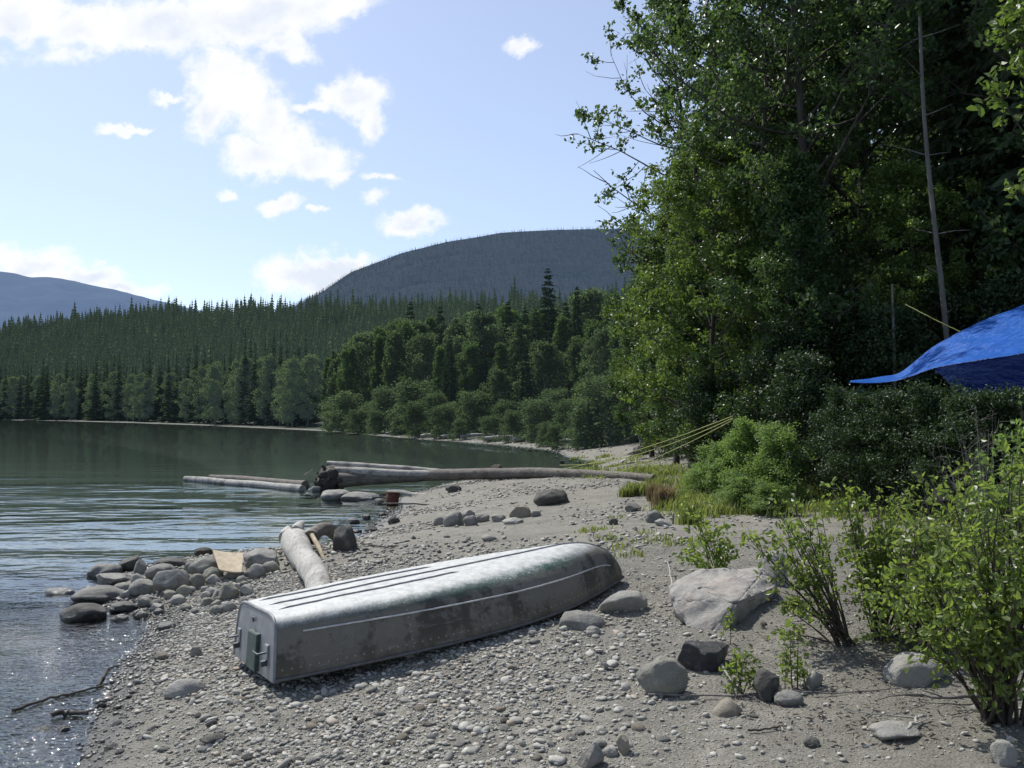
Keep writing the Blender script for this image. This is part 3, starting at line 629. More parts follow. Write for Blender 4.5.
# ------------------------------------------------------------------ right bank trees
RB = {
 'cw1': Proto(gen_tree('cottonwood_tree', 201, 15, .10, 4.4, 46, 40000, .13, M['leaf_big'], M['bark'], .20, spread=.36, nsub=8, ltail=1.5)),
 'cw2': Proto(gen_tree('cottonwood_tree', 202, 15, .06, 3.8, 44, 36000, .13, M['leaf_dark'], M['bark'], .17, spread=.36, nsub=8, ltail=1.5)),
 'lean': Proto(gen_tree('leaning_tree', 233, 13.0, .26, 2.45, 44, 10500, .135, M['leaf_dark'], M['bark'], .14, spread=.26, nsub=11, bare=.55, asym=(-.38, 0), lean=(-.06, 0), up=.35)),
 'al1': Proto(gen_tree('alder_tree', 204, 8, .04, 2.6, 40, 30000, .10, M['leaf_light'], M['bark'], .10, spread=.27, nsub=7, prof='oval')),
 'al2': Proto(gen_tree('alder_tree', 205, 8, .04, 2.6, 40, 30000, .10, M['leaf_big'], M['bark'], .10, spread=.27, nsub=7, prof='cone')),
 'sh1': Proto(gen_tree('shrub', 206, 2.4, .02, 1.5, 30, 16000, .065, M['leaf_shrub'], M['stem'], .035, spread=.28, nsub=6, prof='bush', up=.5)),
 'sh2': Proto(gen_tree('shrub', 207, 1.7, .02, 1.15, 34, 15000, .055, M['leaf_bright'], M['stem'], .025, spread=.22, nsub=6, prof='bush', up=.5)),
 'sp1': Proto(gen_conifer('spruce_tree', 208, 17, 3.0, 44, 9, M['needle'], M['bark'], 26, .05, .2, .35)),
 'sp2': Proto(gen_conifer('spruce_tree', 209, 17, 2.4, 40, 8, M['needle'], M['bark'], 24, .08, .18, .45, .1)),
}
def rb(k, px, D, rz, sc, label, group=None, cat='tree', **kw): x = (px - 512) / F * D; return RB[k].put(x, D, rz, sc, label, group, cat, **kw)
rb('lean', 696, 22.5, 0., 1., 'half bare tree with long twiggy limbs reaching out over the lake')
rb('cw1', 762, 20, .4, (.66, .9, 1.0), 'tall cottonwood with a thick dark trunk at the front of the bank')
rb('cw2', 812, 18, 1.3, .95, 'dense dark cottonwood beside the thick trunked one')
rb('cw1', 868, 21, 2.6, 1.05, 'tall leafy cottonwood behind the slender pale trunk')
rb('cw2', 738, 29, 4.2, (.7, .8, .82), 'round headed tree behind the half bare leaning one')
rb('al1', 676, 27, .5, (.85, .9, .93), 'light green alder at the lakeside end of the bank trees')
rb('al2', 652, 34, 2.1, (.85, .9, .95), 'smaller alder nearest the bay at the edge of the bank trees')
rb('al1', 718, 19, 3.3, .88, 'bright leafed alder in front of the half bare tree')
rb('al2', 690, 22, 5.0, .75, 'low green alder standing over the sand at the bend')
rb('al2', 790, 16.5, 1.0, .80, 'shadowed alder right behind the bright green bush')
rb('al1', 905, 17, 4.0, .72, 'leafy alder rising behind the blue tarp edge')
rb('cw2', 935, 23, 0.7, 1.1, 'tall dark cottonwood above the blue tarp')
rb('cw1', 1030, 22, 5.2, 1.1, 'broad cottonwood at the right hand end of the bank')
rb('sp1', 975, 18, .4, .95, 'dark drooping spruce directly above the blue tarp')
rb('sp2', 1035, 17, 2.4, 1.0, 'spruce with hanging boughs furthest right above the tarp')
rb('sp2', 835, 27, 1.4, 1.1, 'spruce half hidden among the cottonwoods')
for k, (px, D, kk) in enumerate([(705, 44, 'cw2'), (715, 40, 'sp1'), (745, 34, 'cw1'), (775, 38, 'sp2'), (800, 30, 'cw2'), (850, 34, 'sp1'), (890, 30, 'cw1'), (925, 34, 'sp1'), (965, 28, 'cw2'), (1005, 32, 'sp2'), (1050, 27, 'cw2'), (1080, 22, 'sp1'), (690, 50, 'cw1'), (1110, 16, 'cw2'), (905, 25, 'sp2'), (1060, 40, 'cw1')]):
    rb(kk, px, D, k * 1.1, 1.0 + .05 * (k % 4), 'tree deep in the dark wood behind the bank trees', 'trees deep in the wood behind the bank')
# understorey
us_ = [(712, 17.5, 'sh1', .8), (808, 14.5, 'sh1', .85), (838, 13.0, 'sh1', .62), (868, 12.1, 'sh1', .59), (898, 11.7, 'sh1', .59), (930, 11.2, 'sh1', .60), (965, 10.4, 'sh1', .56), (1000, 10.2, 'sh1', .55), (1035, 10, 'sh1', .55), (885, 12.6, 'sh1', .5), (948, 10.9, 'sh1', .5), (982, 10.6, 'sh1', .5),
       (780, 16.2, 'sh1', 1.1), (850, 16.5, 'sh1', 1.1), (900, 15.5, 'sh1', 1.1), (950, 16, 'sh1', 1.2), (1010, 15.0, 'sh1', 1.2), (1070, 12.5, 'sh1', .6), (690, 30, 'sh1', 1.5), (735, 24, 'sh1', 1.4), (665, 36, 'sh1', 1.6), (1090, 9.5, 'sh1', .5)]
for k, (px, D, kk, s_) in enumerate(us_):
    rb(kk, px, D, k * 1.9, s_, 'dark leafy shrub in the thicket under the bank trees', 'dark shrubs in the thicket under the bank trees', 'shrub')
rb('sh2', 750, 14.2, 0.3, (.85, .75, .62), 'largest sunlit bright green bush at the edge of the thicket', None, 'bush')
rb('sh2', 718, 14.6, 2.3, (.62, .6, .46), 'bright green bush leaning toward the ropes', None, 'bush')
rb('sh2', 776, 13.4, 4.3, (.6, .75, .58), 'bright green bush half in the shade of the thicket', None, 'bush')
rb('sh2', 700, 15.2, 1.1, (.45, .45, .27), 'lowest bright green bush nearest the bay at the grass edge', None, 'bush')
rb('sh2', 738, 12.9, 1.9, (.55, .45, .24), 'low spreading green bush in front of the bright bushes', None, 'bush')
rb('sh2', 768, 12.2, 5.2, (.5, .45, .22), 'low spreading green bush at the shaded end of the grass', None, 'bush')
#rb('sh2', 1040, 7.6, 1.3, .95, 'yellow green bush behind the foreground shrub at the far right', None, 'bush')

# slender pale trunk
def pole_tree():
    r = thing('dead_tree', 'slender pale bare trunk standing among the dark bank trees', 'tree'); D = 15.2
    b = at(938, 262, D); tp = at(916, -40, D); d_ = (tp - b); base = b - d_ * (b[2] - gz(b[0], b[1])) / d_[2]
    P = np.array([base + (tp - base) * s + np.array([.06 * math.sin(s * 7), 0, 0]) for s in np.linspace(0, 1, 14)])
    r.location = base; P = P - base; mb = MB(); mb.tube(P, np.linspace(.06, .025, 14), 8); mb.build('trunk', M['bark_dim'], r)
    for k in range(16):
        mb = MB(); p = P[3 + k * 10 // 16]; a = k * 2.4; L = rng.uniform(.3, .8); mb.tube(curve(p, p + np.array([math.cos(a) * L, math.sin(a) * L, rng.uniform(-.1, .3)]), 5, 0, .08), np.linspace(.012, .003, 5), 4, cap=False); mb.build('twig', M['twig_grey'], r, smooth=True)
pole_tree()
def pole2():
    p0 = at(893, 335, 15.0); g = gz(p0[0], p0[1]); mb = MB(); p1 = at(893, 284, 15.0)
    mb.tube([(0, 0, -.1), (.02, 0, (p1[2] - g) * .5), (0, 0, p1[2] - g)], [.035, .03, .02], 8); o = mb.build('snag', M['bark_dim'], loc=(p0[0], p0[1], g)); tag(o, 'short broken pale snag in the dark wood left of the blue tarp', 'dead tree')
pole2()

# ------------------------------------------------------------------ rocks
def rock_mesh(seed, kind, sub=3):
    V, Fc = ICO[sub]; rg = np.random.default_rng(seed); V = V.copy()
    if kind == 'round':
        V = V * (1 + .16 * fbm(V * 1.1 + seed, 3, seed)[:, None])
        for k in range(6):
            nn = unit(rg.normal(size=3)); c = rg.uniform(.72, .95); dd_ = V @ nn - c; V = V - np.maximum(dd_, 0)[:, None] * nn * .8
        V = V * (1 + .025 * fbm(V * 4 + seed, 4, seed)[:, None])
    else:
        V = V * (1 + .12 * fbm(V * 1.3 + seed, 3, seed)[:, None])
        for k in range(11 if kind == 'angular' else 6):
            nn = unit(rg.normal(size=3) * np.array([1, 1, .8])); c = rg.uniform(.55, .85); dd_ = V @ nn - c; V = V - np.maximum(dd_, 0)[:, None] * nn * .93
        V = V + (.035 * fbm(V * 3.5 + seed, 5, seed + 5))[:, None] * unit(V)
    mx = np.abs(V).max(0); V = V / mx
    return V, Fc
def rock(x0, y0, x1, y1, kind, mat, label, group=None, name='rock', cat='rock', seed=None, depth=1.0, sink=.30, rot=None, sub=3, tilt=0, hull=0):
    if hull: return hull_rock(mat, label)
    seed = seed if seed is not None else int(x0 * 7 + y0 * 13) % 9973
    cx = (x0 + x1) / 2; g = ground_hit(cx, y1 - (y1 - y0) * .12); D = g[1]
    w = (x1 - x0) / F * D; hpx = (y1 - y0) / F * D
    # visible height = true height + depth foreshortening
    el = math.atan((min(y1, 768) - HOR) / F); dep = w * depth * .8
    H = max((hpx - dep * math.sin(el) * .75) / math.cos(el), w * .22)
    V, Fc = rock_mesh(seed, kind, sub)
    yaw = rot if rot is not None else np.random.default_rng(seed).uniform(-.35, .35)
    Hf = H / (1 - sink)
    V = V * np.array([w / 2, dep / 2, Hf / 2]); c, s = math.cos(yaw), math.sin(yaw)
    V = np.stack([V[:, 0] * c - V[:, 1] * s, V[:, 0] * s + V[:, 1] * c, V[:, 2]], -1)
    V[:, 0] *= (w / 2) / np.abs(V[:, 0]).max()
    if tilt: ct, st_ = math.cos(tilt), math.sin(tilt); V = np.stack([V[:, 0] * ct - V[:, 2] * st_, V[:, 1], V[:, 0] * st_ + V[:, 2] * ct], -1)
    mb = MB(); mb.add(V, Fc); yc = D + dep * .30; zc = max(gz(g[0], yc), -.12)
    o = mb.build(name, M[mat], loc=(g[0] * yc / D, yc, zc + Hf / 2 - Hf * sink)); tag(o, label, cat, group); return o
def hull_rock(mat, label):
    import bmesh
    pts = [(667, 584, 6.7), (673, 602, 6.5), (684, 622, 6.35), (702, 642, 6.15), (724, 642, 6.1), (736, 604, 6.2), (779, 587, 6.9), (768, 604, 7.4), (766, 568, 7.2), (722, 567, 7.3), (686, 574, 7.15), (700, 590, 6.45), (714, 660, 6.6), (742, 624, 7.1), (690, 640, 6.8)]
    P = [at(*p) for p in pts]; c = np.mean(P, 0); bm = bmesh.new()
    for p in P: bm.verts.new(p - c)
    bmesh.ops.convex_hull(bm, input=bm.verts); bmesh.ops.delete(bm, geom=[v for v in bm.verts if not v.link_faces], context='VERTS')
    bmesh.ops.bevel(bm, geom=bm.edges[:] , offset=.035, segments=2, affect='EDGES', clamp_overlap=True)
    bmesh.ops.triangulate(bm, faces=bm.faces[:])
    for _ in range(4):
        lg = [e for e in bm.edges if e.calc_length() > .035]
        if not lg: break
        bmesh.ops.subdivide_edges(bm, edges=lg, cuts=1); bmesh.ops.triangulate(bm, faces=bm.faces[:])
    bm.normal_update(); co_ = np.array([v.co[:] for v in bm.verts]); nn = np.array([v.normal[:] for v in bm.verts])
    a_ = .026 * fbm(co_ * 3.3, 5, 8) + .012 * fbm(co_ * 14, 4, 2) - .05 * np.maximum(fbm(co_ * np.array([2, 2, 7]), 3, 40) - .25, 0)
    for v, d, n_ in zip(bm.verts, a_, nn): v.co = v.co + Vector(n_ * d)
    me = bpy.data.meshes.new('boulder'); bm.to_mesh(me); me.materials.append(M[mat]); me.polygons.foreach_set('use_smooth', [True] * len(me.polygons))
    o = bpy.data.objects.new('boulder', me); C.objects.link(o); o.location = c; tag(o, label, 'boulder'); return o
R_ = rock
G1 = 'cobbles wedged in the rock pile'; L1 = 'smaller grey cobble wedged in the rock pile at the water edge'
R_(60, 599, 108, 626, 'round', 'rock_dark', 'big smooth dark boulder standing in the water before the rock pile', name='boulder', cat='boulder', sink=.16, seed=12, depth=1.1)
R_(72, 586, 127, 605, 'round', 'rock', 'long flat grey boulder just behind the dark one in the water', name='boulder', cat='boulder')
R_(88, 563, 121, 580, 'round', 'rock', 'rounded boulder at the lake end of the rock pile')
R_(117, 556, 144, 573, 'angular', 'rock_dark', 'dark angular boulder on the back edge of the rock pile')
R_(94, 571, 134, 587, 'angular', 'rock', 'sloping slab lying across the middle of the rock pile')
R_(145, 563, 178, 581, 'round', 'rock', 'smooth oval boulder on top of the rock pile')
R_(152, 556, 191, 570, 'round', 'rock_dark', 'long dark boulder behind the smooth oval one')
R_(155, 570, 190, 596, 'angular', 'rock', 'largest squarish grey boulder at the centre of the rock pile', name='boulder', cat='boulder')
R_(130, 580, 157, 598, 'round', 'rock', 'rounded boulder touching the squarish one on its lake side')
R_(189, 558, 223, 579, 'round', 'rock', 'grey boulder beside the tan board')
R_(110, 602, 138, 614, 'round', 'rock_dark', 'wet dark stone washed by ripples in front of the pile')
R_(243, 551, 282, 571, 'round', 'rock', 'humped boulder between the tan board and the driftwood log')
R_(246, 566, 266, 580, 'round', 'rock', 'small boulder in front of the humped one')
R_(217, 584, 239, 602, 'round', 'rock_moss', 'greenish rounded stone near the boat stern on the gravel')
R_(42, 584, 76, 598, 'round', 'rock_pale', 'pale stone awash furthest out from the rock pile', sink=.5)
R_(80, 567, 91, 575, 'round', 'rock_dark', 'tiny black rock tip poking out of the lake')
R_(193, 547, 213, 558, 'angular', 'wet_wood', 'flat black slab behind the tan board')
for b in [(138, 597, 154, 609), (202, 567, 223, 582), (110, 613, 129, 624), (113, 583, 132, 593), (130, 574, 144, 585), (133, 561, 147, 577), (220, 602, 236, 613), (198, 598, 214, 608), (176, 586, 192, 598), (188, 574, 206, 590), (170, 596, 186, 606), (236, 576, 248, 586), (205, 588, 218, 597), (150, 604, 164, 613), (178, 604, 192, 612), (120, 590, 134, 600), (226, 570, 240, 580), (240, 586, 254, 596), (183, 563, 197, 574), (262, 562, 280, 574)] + [(x_, y_, x_ + w_, y_ + w_ * .68) for x_, y_, w_ in [(float(a_), float(b_), float(c_)) for a_, b_, c_ in zip(np.random.default_rng(31).uniform(128, 250, 26), np.random.default_rng(32).uniform(575, 612, 26), np.random.default_rng(33).uniform(8, 16, 26))]]:
    R_(*b, 'round' if int(b[0]) % 3 else 'angular', 'rock_pale' if int(b[0]) % 5 == 0 else 'rock' if int(b[0]) % 2 else 'rock_moss', L1, G1, name='cobble', cat='cobble')
R_(158, 622, 176, 631, 'round', 'rock', 'lone oval stone on the wet gravel near the pile')
R_(318, 485, 352, 502, 'round', 'rock', 'left one of two smooth boulders below the log roots', name='boulder', cat='boulder', sink=.15)
R_(336, 487, 381, 502, 'round', 'rock', 'right and longer one of two smooth boulders below the log roots', name='boulder', cat='boulder', sink=.15)
R_(309, 483, 322, 493, 'round', 'rock', 'small rock at the log root end beside the floating logs')
R_(374, 497, 384, 505, 'round', 'rock_pale', 'small pale stone next to the rusty bucket')
for b in [(331, 517, 343, 524), (345, 517, 360, 525), (361, 514, 371, 520), (387, 517, 400, 525), (364, 526, 378, 533), (378, 513, 386, 518), (352, 529, 362, 534), (300, 489, 316, 495)]:
    R_(*b, 'round', 'rock_dark', 'small dark wet rock in the shallows between bucket and driftwood', 'small wet rocks in the shallows')
R_(331, 528, 358, 554, 'round', 'rock_dark', 'dark round boulder under the curved branch of the driftwood', name='boulder', cat='boulder')
R_(533, 490, 571, 507, 'round', 'rock_dark', 'dark mossy boulder alone on the beach below the long log', name='boulder', cat='boulder')
R_(445, 485, 462, 493, 'angular', 'rock_dark', 'dark jagged rock beneath the long log')
R_(443, 512, 464, 528, 'round', 'rock', 'biggest stone of the mid beach cluster')
for b in [(463, 516, 479, 527), (476, 514, 490, 523), (461, 510, 475, 519), (433, 517, 446, 526)]: R_(*b, 'round', 'rock', 'stone in the small cluster on the middle of the beach', 'stones in the mid beach cluster', name='stone', cat='stone')
R_(506, 506, 532, 520, 'angular', 'rock_tan', 'reddish brown peaked stone on the mid beach')
R_(503, 517, 526, 525, 'slab', 'rock_pale', 'flat pale stone in front of the reddish peaked one')
R_(530, 510, 541, 518, 'round', 'rock', 'small stone right beside the reddish peaked one')
R_(488, 514, 506, 523, 'slab', 'rock_pale', 'pale slab between the cluster and the reddish peaked stone')
R_(623, 503, 642, 513, 'angular', 'rock', 'grey rock below the grass tuft')
R_(645, 511, 668, 524, 'slab', 'rock', 'flat grey stone beside the reddish weed')
R_(655, 519, 671, 527, 'slab', 'rock_pale', 'pale flat chip in front of the flat grey stone')
R_(481, 535, 497, 542, 'slab', 'rock_pale', 'thin pale stone on the beach above the boat')
R_(609, 518, 619, 526, 'angular', 'rock_dark', 'small dark stone on the beach above the bow')
R_(596, 591, 648, 616, 'slab', 'rock_pale', 'pale elongated slab of rock touching the boat bow', tilt=.05)
R_(556, 611, 605, 631, 'round', 'rock', 'low half buried stone beside the boat bow', sink=.5)
R_(584, 627, 601, 638, 'round', 'rock_pale', 'small whitish stone below the half buried one')
R_(666, 565, 780, 648, 'slab', 'rock_pink', 'huge angular pale boulder with a pinkish top', name='boulder', cat='boulder', hull=1)
R_(762, 555, 792, 590, 'angular', 'rock_pale', 'rounded pale rock tucked behind the huge boulder')
R_(677, 637, 732, 676, 'angular', 'rock_black', 'jagged black rock between the huge boulder and the round stone', seed=77, sub=4)
R_(637, 658, 693, 702, 'round', 'rock_moss', 'smooth round yellowish grey stone in front of the black rock', name='boulder', cat='boulder', sub=4, depth=.85, sink=.15)
R_(577, 744, 604, 772, 'slab', 'rock_pink', 'flat pinkish stone at the bottom of the beach')
R_(603, 746, 618, 758, 'round', 'rock_pale', 'small pale stone between the pinkish and the beige one')
R_(616, 737, 633, 757, 'angular', 'rock_tan', 'upright beige stone near the bottom of the beach')
R_(774, 689, 803, 709, 'round', 'rock', 'grey stone at the foot of the small sapling')
R_(754, 668, 780, 707, 'angular', 'rock_dark', 'dark pointed rock between two small saplings')
R_(712, 698, 746, 718, 'round', 'rock_tan', 'brown stone almost buried below the left small sapling', sink=.6)
R_(802, 673, 823, 692, 'slab', 'rock_pale', 'pale flat stone by the second small sapling')
R_(885, 655, 948, 690, 'slab', 'rock_pale', 'broad pale broken slab under the leafy foreground bushes', sink=.4)
R_(872, 720, 921, 743, 'slab', 'rock_pale', 'flat pale slab in front of the big foreground bush')
R_(803, 737, 822, 749, 'angular', 'rock_dark', 'small dark pyramid shaped stone on the fine gravel')
R_(990, 742, 1017, 770, 'slab', 'rock_pale', 'pale slab right under the big foreground bush')
R_(893, 588, 930, 628, 'round', 'rock_pale', 'pale rock half hidden behind the foreground leaves')
R_(965, 640, 1024, 672, 'slab', 'rock_pale', 'long pale rock behind the stems of the big bush')
R_(163, 677, 206, 698, 'round', 'rock_pale', 'flat whitish stone on the gravel below the boat stern', sink=.5)
R_(153, 652, 169, 662, 'round', 'rock_tan', 'brownish stone on wet gravel near the waterline')
R_(190, 646, 202, 658, 'round', 'rock', 'small dark grey stone near the boat transom')
R_(202, 733, 227, 746, 'round', 'rock_dark', 'dark oval stone at the bottom of the pebble beach')
R_(26, 722, 56, 737, 'angular', 'rock_dark', 'black wet slab at the water edge near the sticks')
R_(56, 726, 72, 736, 'angular', 'rock_dark', 'black wet chunk beside the black slab')

# individual pebbles
pk = []
for i in range(6):
    V, Fc = rock_mesh(500 + i, 'round' if i < 4 else 'slab', 2); V = V * np.array([1, rng.uniform(.65, .9), rng.uniform(.4, .6)]) * .5; mb = MB(); mb.add(V, Fc)
    pk.append(mb.build('pebble', M[['rock', 'rock_pale', 'rock_tan', 'rock', 'rock_dark', 'rock_pale'][i]]))
used = [0] * 6; r3 = np.random.default_rng(77); cnt = 0
def boat_clear(x, y):
    a = np.array([math.sin(1.018), math.cos(1.018)]); r = np.array([a[1], -a[0]]); q = np.array([x + 1.855, y - 6.152]); s, l = q @ a, q @ r
    return not (-.15 < s < 3.5 and abs(l) < .75)
while cnt < 210:
    px = r3.uniform(60, 1010); py = 500 + 268 * r3.random() ** .8
    if px > 520 and r3.random() < (.55 if px < 680 else .9): continue
    g = ground_hit(px, py)
    if g[2] < .0 or not boat_clear(g[0], g[1]): continue
    k = r3.integers(6); s_ = r3.uniform(.035, .085) * (1 if g[1] < 9 else 1.5)
    o = pk[k] if not used[k] else pk[k].copy()
    if used[k]: C.objects.link(o)
    used[k] = 1; o.location = (g[0], g[1], g[2] + s_ * .04); o.rotation_euler = (r3.normal() * .2, r3.normal() * .2, r3.uniform(0, 6.28)); o.scale = (s_,) * 3
    tag(o, 'larger loose pebble lying among the finer gravel of the beach', 'pebble', 'larger pebbles scattered over the beach'); cnt += 1
# gravel mass
def gravel():
    mb = MB(); r = np.random.default_rng(99)
    def sc(N, xr, yr, smin, smax, pwr, dens, sub):
        X = r.uniform(*xr, N); Y = yr[0] + (yr[1] - yr[0]) * r.random(N) ** pwr; d = shore_d(X, Y)
        k = (d > -1.2) & (np.abs(X) < Y * .64 + .4) & (r.random(N) < dens(d, X, Y)); X, Y, d = X[k], Y[k], d[k]; Z = hgt(X, Y, d)
        Sz = smin + (smax - smin) * r.random(len(X)) ** 3.2
        V, Fc = ICO[sub] if sub >= 0 else (np.array([(1, 0, 0), (-1, 0, 0), (0, 1, 0), (0, -1, 0), (0, 0, 1), (0, 0, -1.)]), np.array([(0, 2, 4), (2, 1, 4), (1, 3, 4), (3, 0, 4), (2, 0, 5), (1, 2, 5), (3, 1, 5), (0, 3, 5)])); n = len(X)
        sh = r.uniform(.55, 1, (n, 1, 3)) * np.array([1, .85, .42]); P = V[None] * sh * (1 + r.uniform(-.22, .22, (n, len(V), 1)) * (1.3 if sub < 1 else .6))
        a = r.uniform(0, 6.28, n)[:, None]; ti = r.normal(size=n)[:, None] * .35
        x, y, z = P[..., 0], P[..., 1], P[..., 2]; x, z = x * np.cos(ti) - z * np.sin(ti), x * np.sin(ti) + z * np.cos(ti)
        x, y = x * np.cos(a) - y * np.sin(a), x * np.sin(a) + y * np.cos(a)
        P = np.stack([x, y, z], -1) * (Sz[:, None, None] * .5) + np.stack([X, Y, Z + Sz * .10], -1)[:, None]
        Q = (np.arange(n)[:, None, None] * len(V) + Fc[None]).reshape(-1, 3)
        mb.add(P.reshape(-1, 3), Q, np.repeat(r.random(n), len(Fc)))
        return n
    patch = lambda X, Y, s: np.clip(.5 + 1.3 * vnoise(np.stack([X, Y, 0 * X], -1) * s, 4), .04, 1)
    n0 = sc(330000, (-4.2, 4.6), (3.9, 9.5), .006, .022, .85, lambda d, X, Y: np.interp(d, [-.5, 0, 2.6, 4, 6], [.3, .5, .8, .75, .6]) * (.35 + .65 * patch(X, Y, 1.7)), -1)
    n1 = sc(120000, (-4.5, 5), (3.9, 10), .016, .062, .9, lambda d, X, Y: np.where(d < 2.8, 1., np.interp(d, [2.8, 4, 6], [.6, .20, .07])) * (.25 + .75 * patch(X, Y, .9)), 0)
    n2 = sc(14000, (-4.5, 4), (3.9, 10), .03, .10, 1, lambda d, X, Y: np.interp(d, [0, 2.6, 4, 6], [.95, .7, .13, .03]) * patch(X, Y, 1.1), 1)
    n3 = sc(110000, (-7, 12), (9.5, 32), .02, .13, 1.1, lambda d, X, Y: np.interp(d, [0, 1.5, 4, 9], [.9, .8, .6, .35]) * patch(X, Y, .7), -1)
    n4 = sc(6000, (-30, 8), (32, 80), .08, .35, 1.3, lambda d, X, Y: (d < 2.5) * .7 + 0 * X, 0)
    print('gravel', n0, n1, n2, n3, n4)
    t = NT('gravel_stones'); lv = t.n('ShaderNodeAttribute', attribute_name='lv').outputs['Fac']; nz = t.noise(t.pos(), 90, 4, .6)
    col = t.ramp(lv, [(0, (.15, .15, .137)), (.22, (.28, .275, .245)), (.6, (.42, .41, .365)), (.85, (.50, .485, .43)), (.95, (.40, .33, .25)), (1, (.60, .585, .53))])
    col = t.mix(t.mr(nz, .35, .7, 0, .4), col, (.12, .11, .10)); Z = t.sep(t.pos())[2]
    wet = t.mr(t.math('ADD', Z, t.math('MULTIPLY', nz, .02)), .04, .10, 1, 0); col = t.mix(t.math('MULTIPLY', wet, .65), col, (.025, .023, .02))
    m = t.out(t.pbr(Base_Color=col, Roughness=t.mr(wet, 0, 1, .8, .3), Normal=t.bump(nz, .005, .5)))
    o = mb.build('gravel', m, attr=True); tag(o, 'grey gravel and small stones covering the beach', 'gravel', kind='stuff')
gravel()

# ------------------------------------------------------------------ boat
def boat():
    x, y, z, yaw, pit, roll, L, W, H = -1.855, 6.152, .283, 1.018, .088, -.068, 3.40, 1.096, .415; bul = .352; rake = .071
    a = np.array([math.sin(yaw) * math.cos(pit), math.cos(yaw) * math.cos(pit), math.sin(pit)]); r = np.array([math.cos(yaw), -math.sin(yaw), 0])
    r = r * math.cos(roll) + np.cross(a, r) * math.sin(roll); u = np.cross(r, a)
    root = thing('rowing_boat', 'upturned aluminium rowing boat with three bottom ribs, lying on the gravel', 'boat')
    root.matrix_world = Matrix(((r[0], a[0], u[0], x), (r[1], a[1], u[1], y), (r[2], a[2], u[2], z), (0, 0, 0, 1)))
    def wg(t): return W / 2 * (1 + bul * np.sin(PI * np.clip(t / .9, 0, 1))) * np.maximum(1 - np.clip((t - .45) / .55, 0, 1) ** 2.6, 0.0)
    def kz(t): return H * np.sqrt(np.maximum(1 - np.clip((t - .80) / .20, 0, 1) ** 2.3, 0))
    def ne(t): return 2.1 + 6.4 * np.clip(1 - t / .92, 0, 1) ** .9
    def pt(t, th, off=0.):
        n = ne(t); w = wg(t) + off; h = kz(t) + off; c, s = np.cos(th), np.sin(th)
        zz = h * np.abs(s) ** (2 / n); fl = 1 - .11 * (zz / np.maximum(h, 1e-6)) * np.clip(1 - t * .3, 0, 1)
        xx = w * np.sign(c) * np.abs(c) ** (2 / n) * fl
        dent = .006 * fbm(np.stack([xx * 3, t * L * 2.2 + 0 * xx, zz * 3], -1), 3, 31)
        return np.stack([xx + dent, t * L + rake * np.clip(zz / H, 0, 1) * np.clip(1 - t * 4, 0, 1) + 0 * xx, zz + dent], -1)
    tt = 1 - (1 - np.linspace(0, 1, 110)) ** 1.25; th = np.linspace(0, PI, 81)
    T, A = np.meshgrid(tt, th, indexing='ij')
    al = mat_alu()
    mb = MB(); mb.add(pt(T, A).reshape(-1, 3), grid_faces(110, 81)[:, ::-1])
    mb.add(pt(T[:107], A[:107], -.012).reshape(-1, 3), grid_faces(107, 81)); mb.build('hull', al, root)
    # transom
    V = pt(np.full(81, 0.), th, -.004); bl = V[-1] + (V[0] - V[-1]) * np.linspace(0, 1, 22)[1:-1, None]; Varc = V; V = np.concatenate([V, bl, V[:1]]); n = len(V); cpt = V[:-1].mean(0); rings = [V * np.array([1, 1, 1]) + np.array([0, -.004, 0])]
    for s in (.96, .7, .35): rings.append(cpt + (V - cpt) * s + np.array([0, -.008 if s < .9 else -.004, 0]))
    rings.append(np.repeat(cpt[None] + [[0, -.008, 0]], n, 0)); RV = np.array(rings)
    mb = MB(); mb.add(RV.reshape(-1, 3), grid_faces(5, n)); tr = mb.build('transom', M['alu_plate'], root)
    mb = MB(); mb.tube(Varc, .013, 6); mb.build('transom_rim', M['alu_plate'], tr)
    def tbox(cx, cz, w, h, d, name, mat, par, d0=.016, bev=.006):
        yy = -d0 + rake * cz / H - d / 2; mb = MB(); e = bev
        for (sx, sz, y0, y1) in ((w, h, -d / 2 + e, d / 2), (w - 2 * e, h - 2 * e, -d / 2, -d / 2 + e)):
            pass
        P = []
        for yq, q in ((d / 2, 0), (-d / 2 + e, 0), (-d / 2, e)):
            for sx, sz in ((-1, -1), (1, -1), (1, 1), (-1, 1)): P.append((cx + sx * (w / 2 - q), yy + yq, cz + sz * (h / 2 - q)))
        Q = [(0, 1, 2, 3)]
        for l in (0, 4):
            for k in range(4): Q.append((l + k, l + (k + 1) % 4, l + 4 + (k + 1) % 4, l + 4 + k))
        P = [(px_, py_ + rake * (pz_ - cz) / H, pz_) for px_, py_, pz_ in P]; Q.append((11, 10, 9, 8)); mb.add(P, Q); return mb.build(name, mat, par, smooth=False)
    tbox(0.05, .135, .24, .25, .03, 'motor_pad', M['green_board'], tr, .008)
    for cx in (-.40, .36):
        h_ = tbox(cx, .17, .08, .10, .012, 'bracket', M['alu_plate'], tr, .008)
        mb = MB(); yy = -.03 + rake * .4
        mb.tube([(cx - .06, yy - .05, .185), (cx - .055, yy - .06, .185), (cx + .055, yy - .06, .18), (cx + .06, yy, .18)], .0075, 8); mb.build('handle', M['dark_steel'], h_)
        mb = MB(); mb.tube([(cx, yy + .02, .10), (cx, yy - .03, .10)], .022, 10); mb.build('bolt', M['dark_steel'], tr)
    mb = MB(); mb.tube([(0.0, .03, .34), (0.0, .07 - .03, .34)], .02, 10); mb.build('drain_plug', M['dark_steel'], tr)
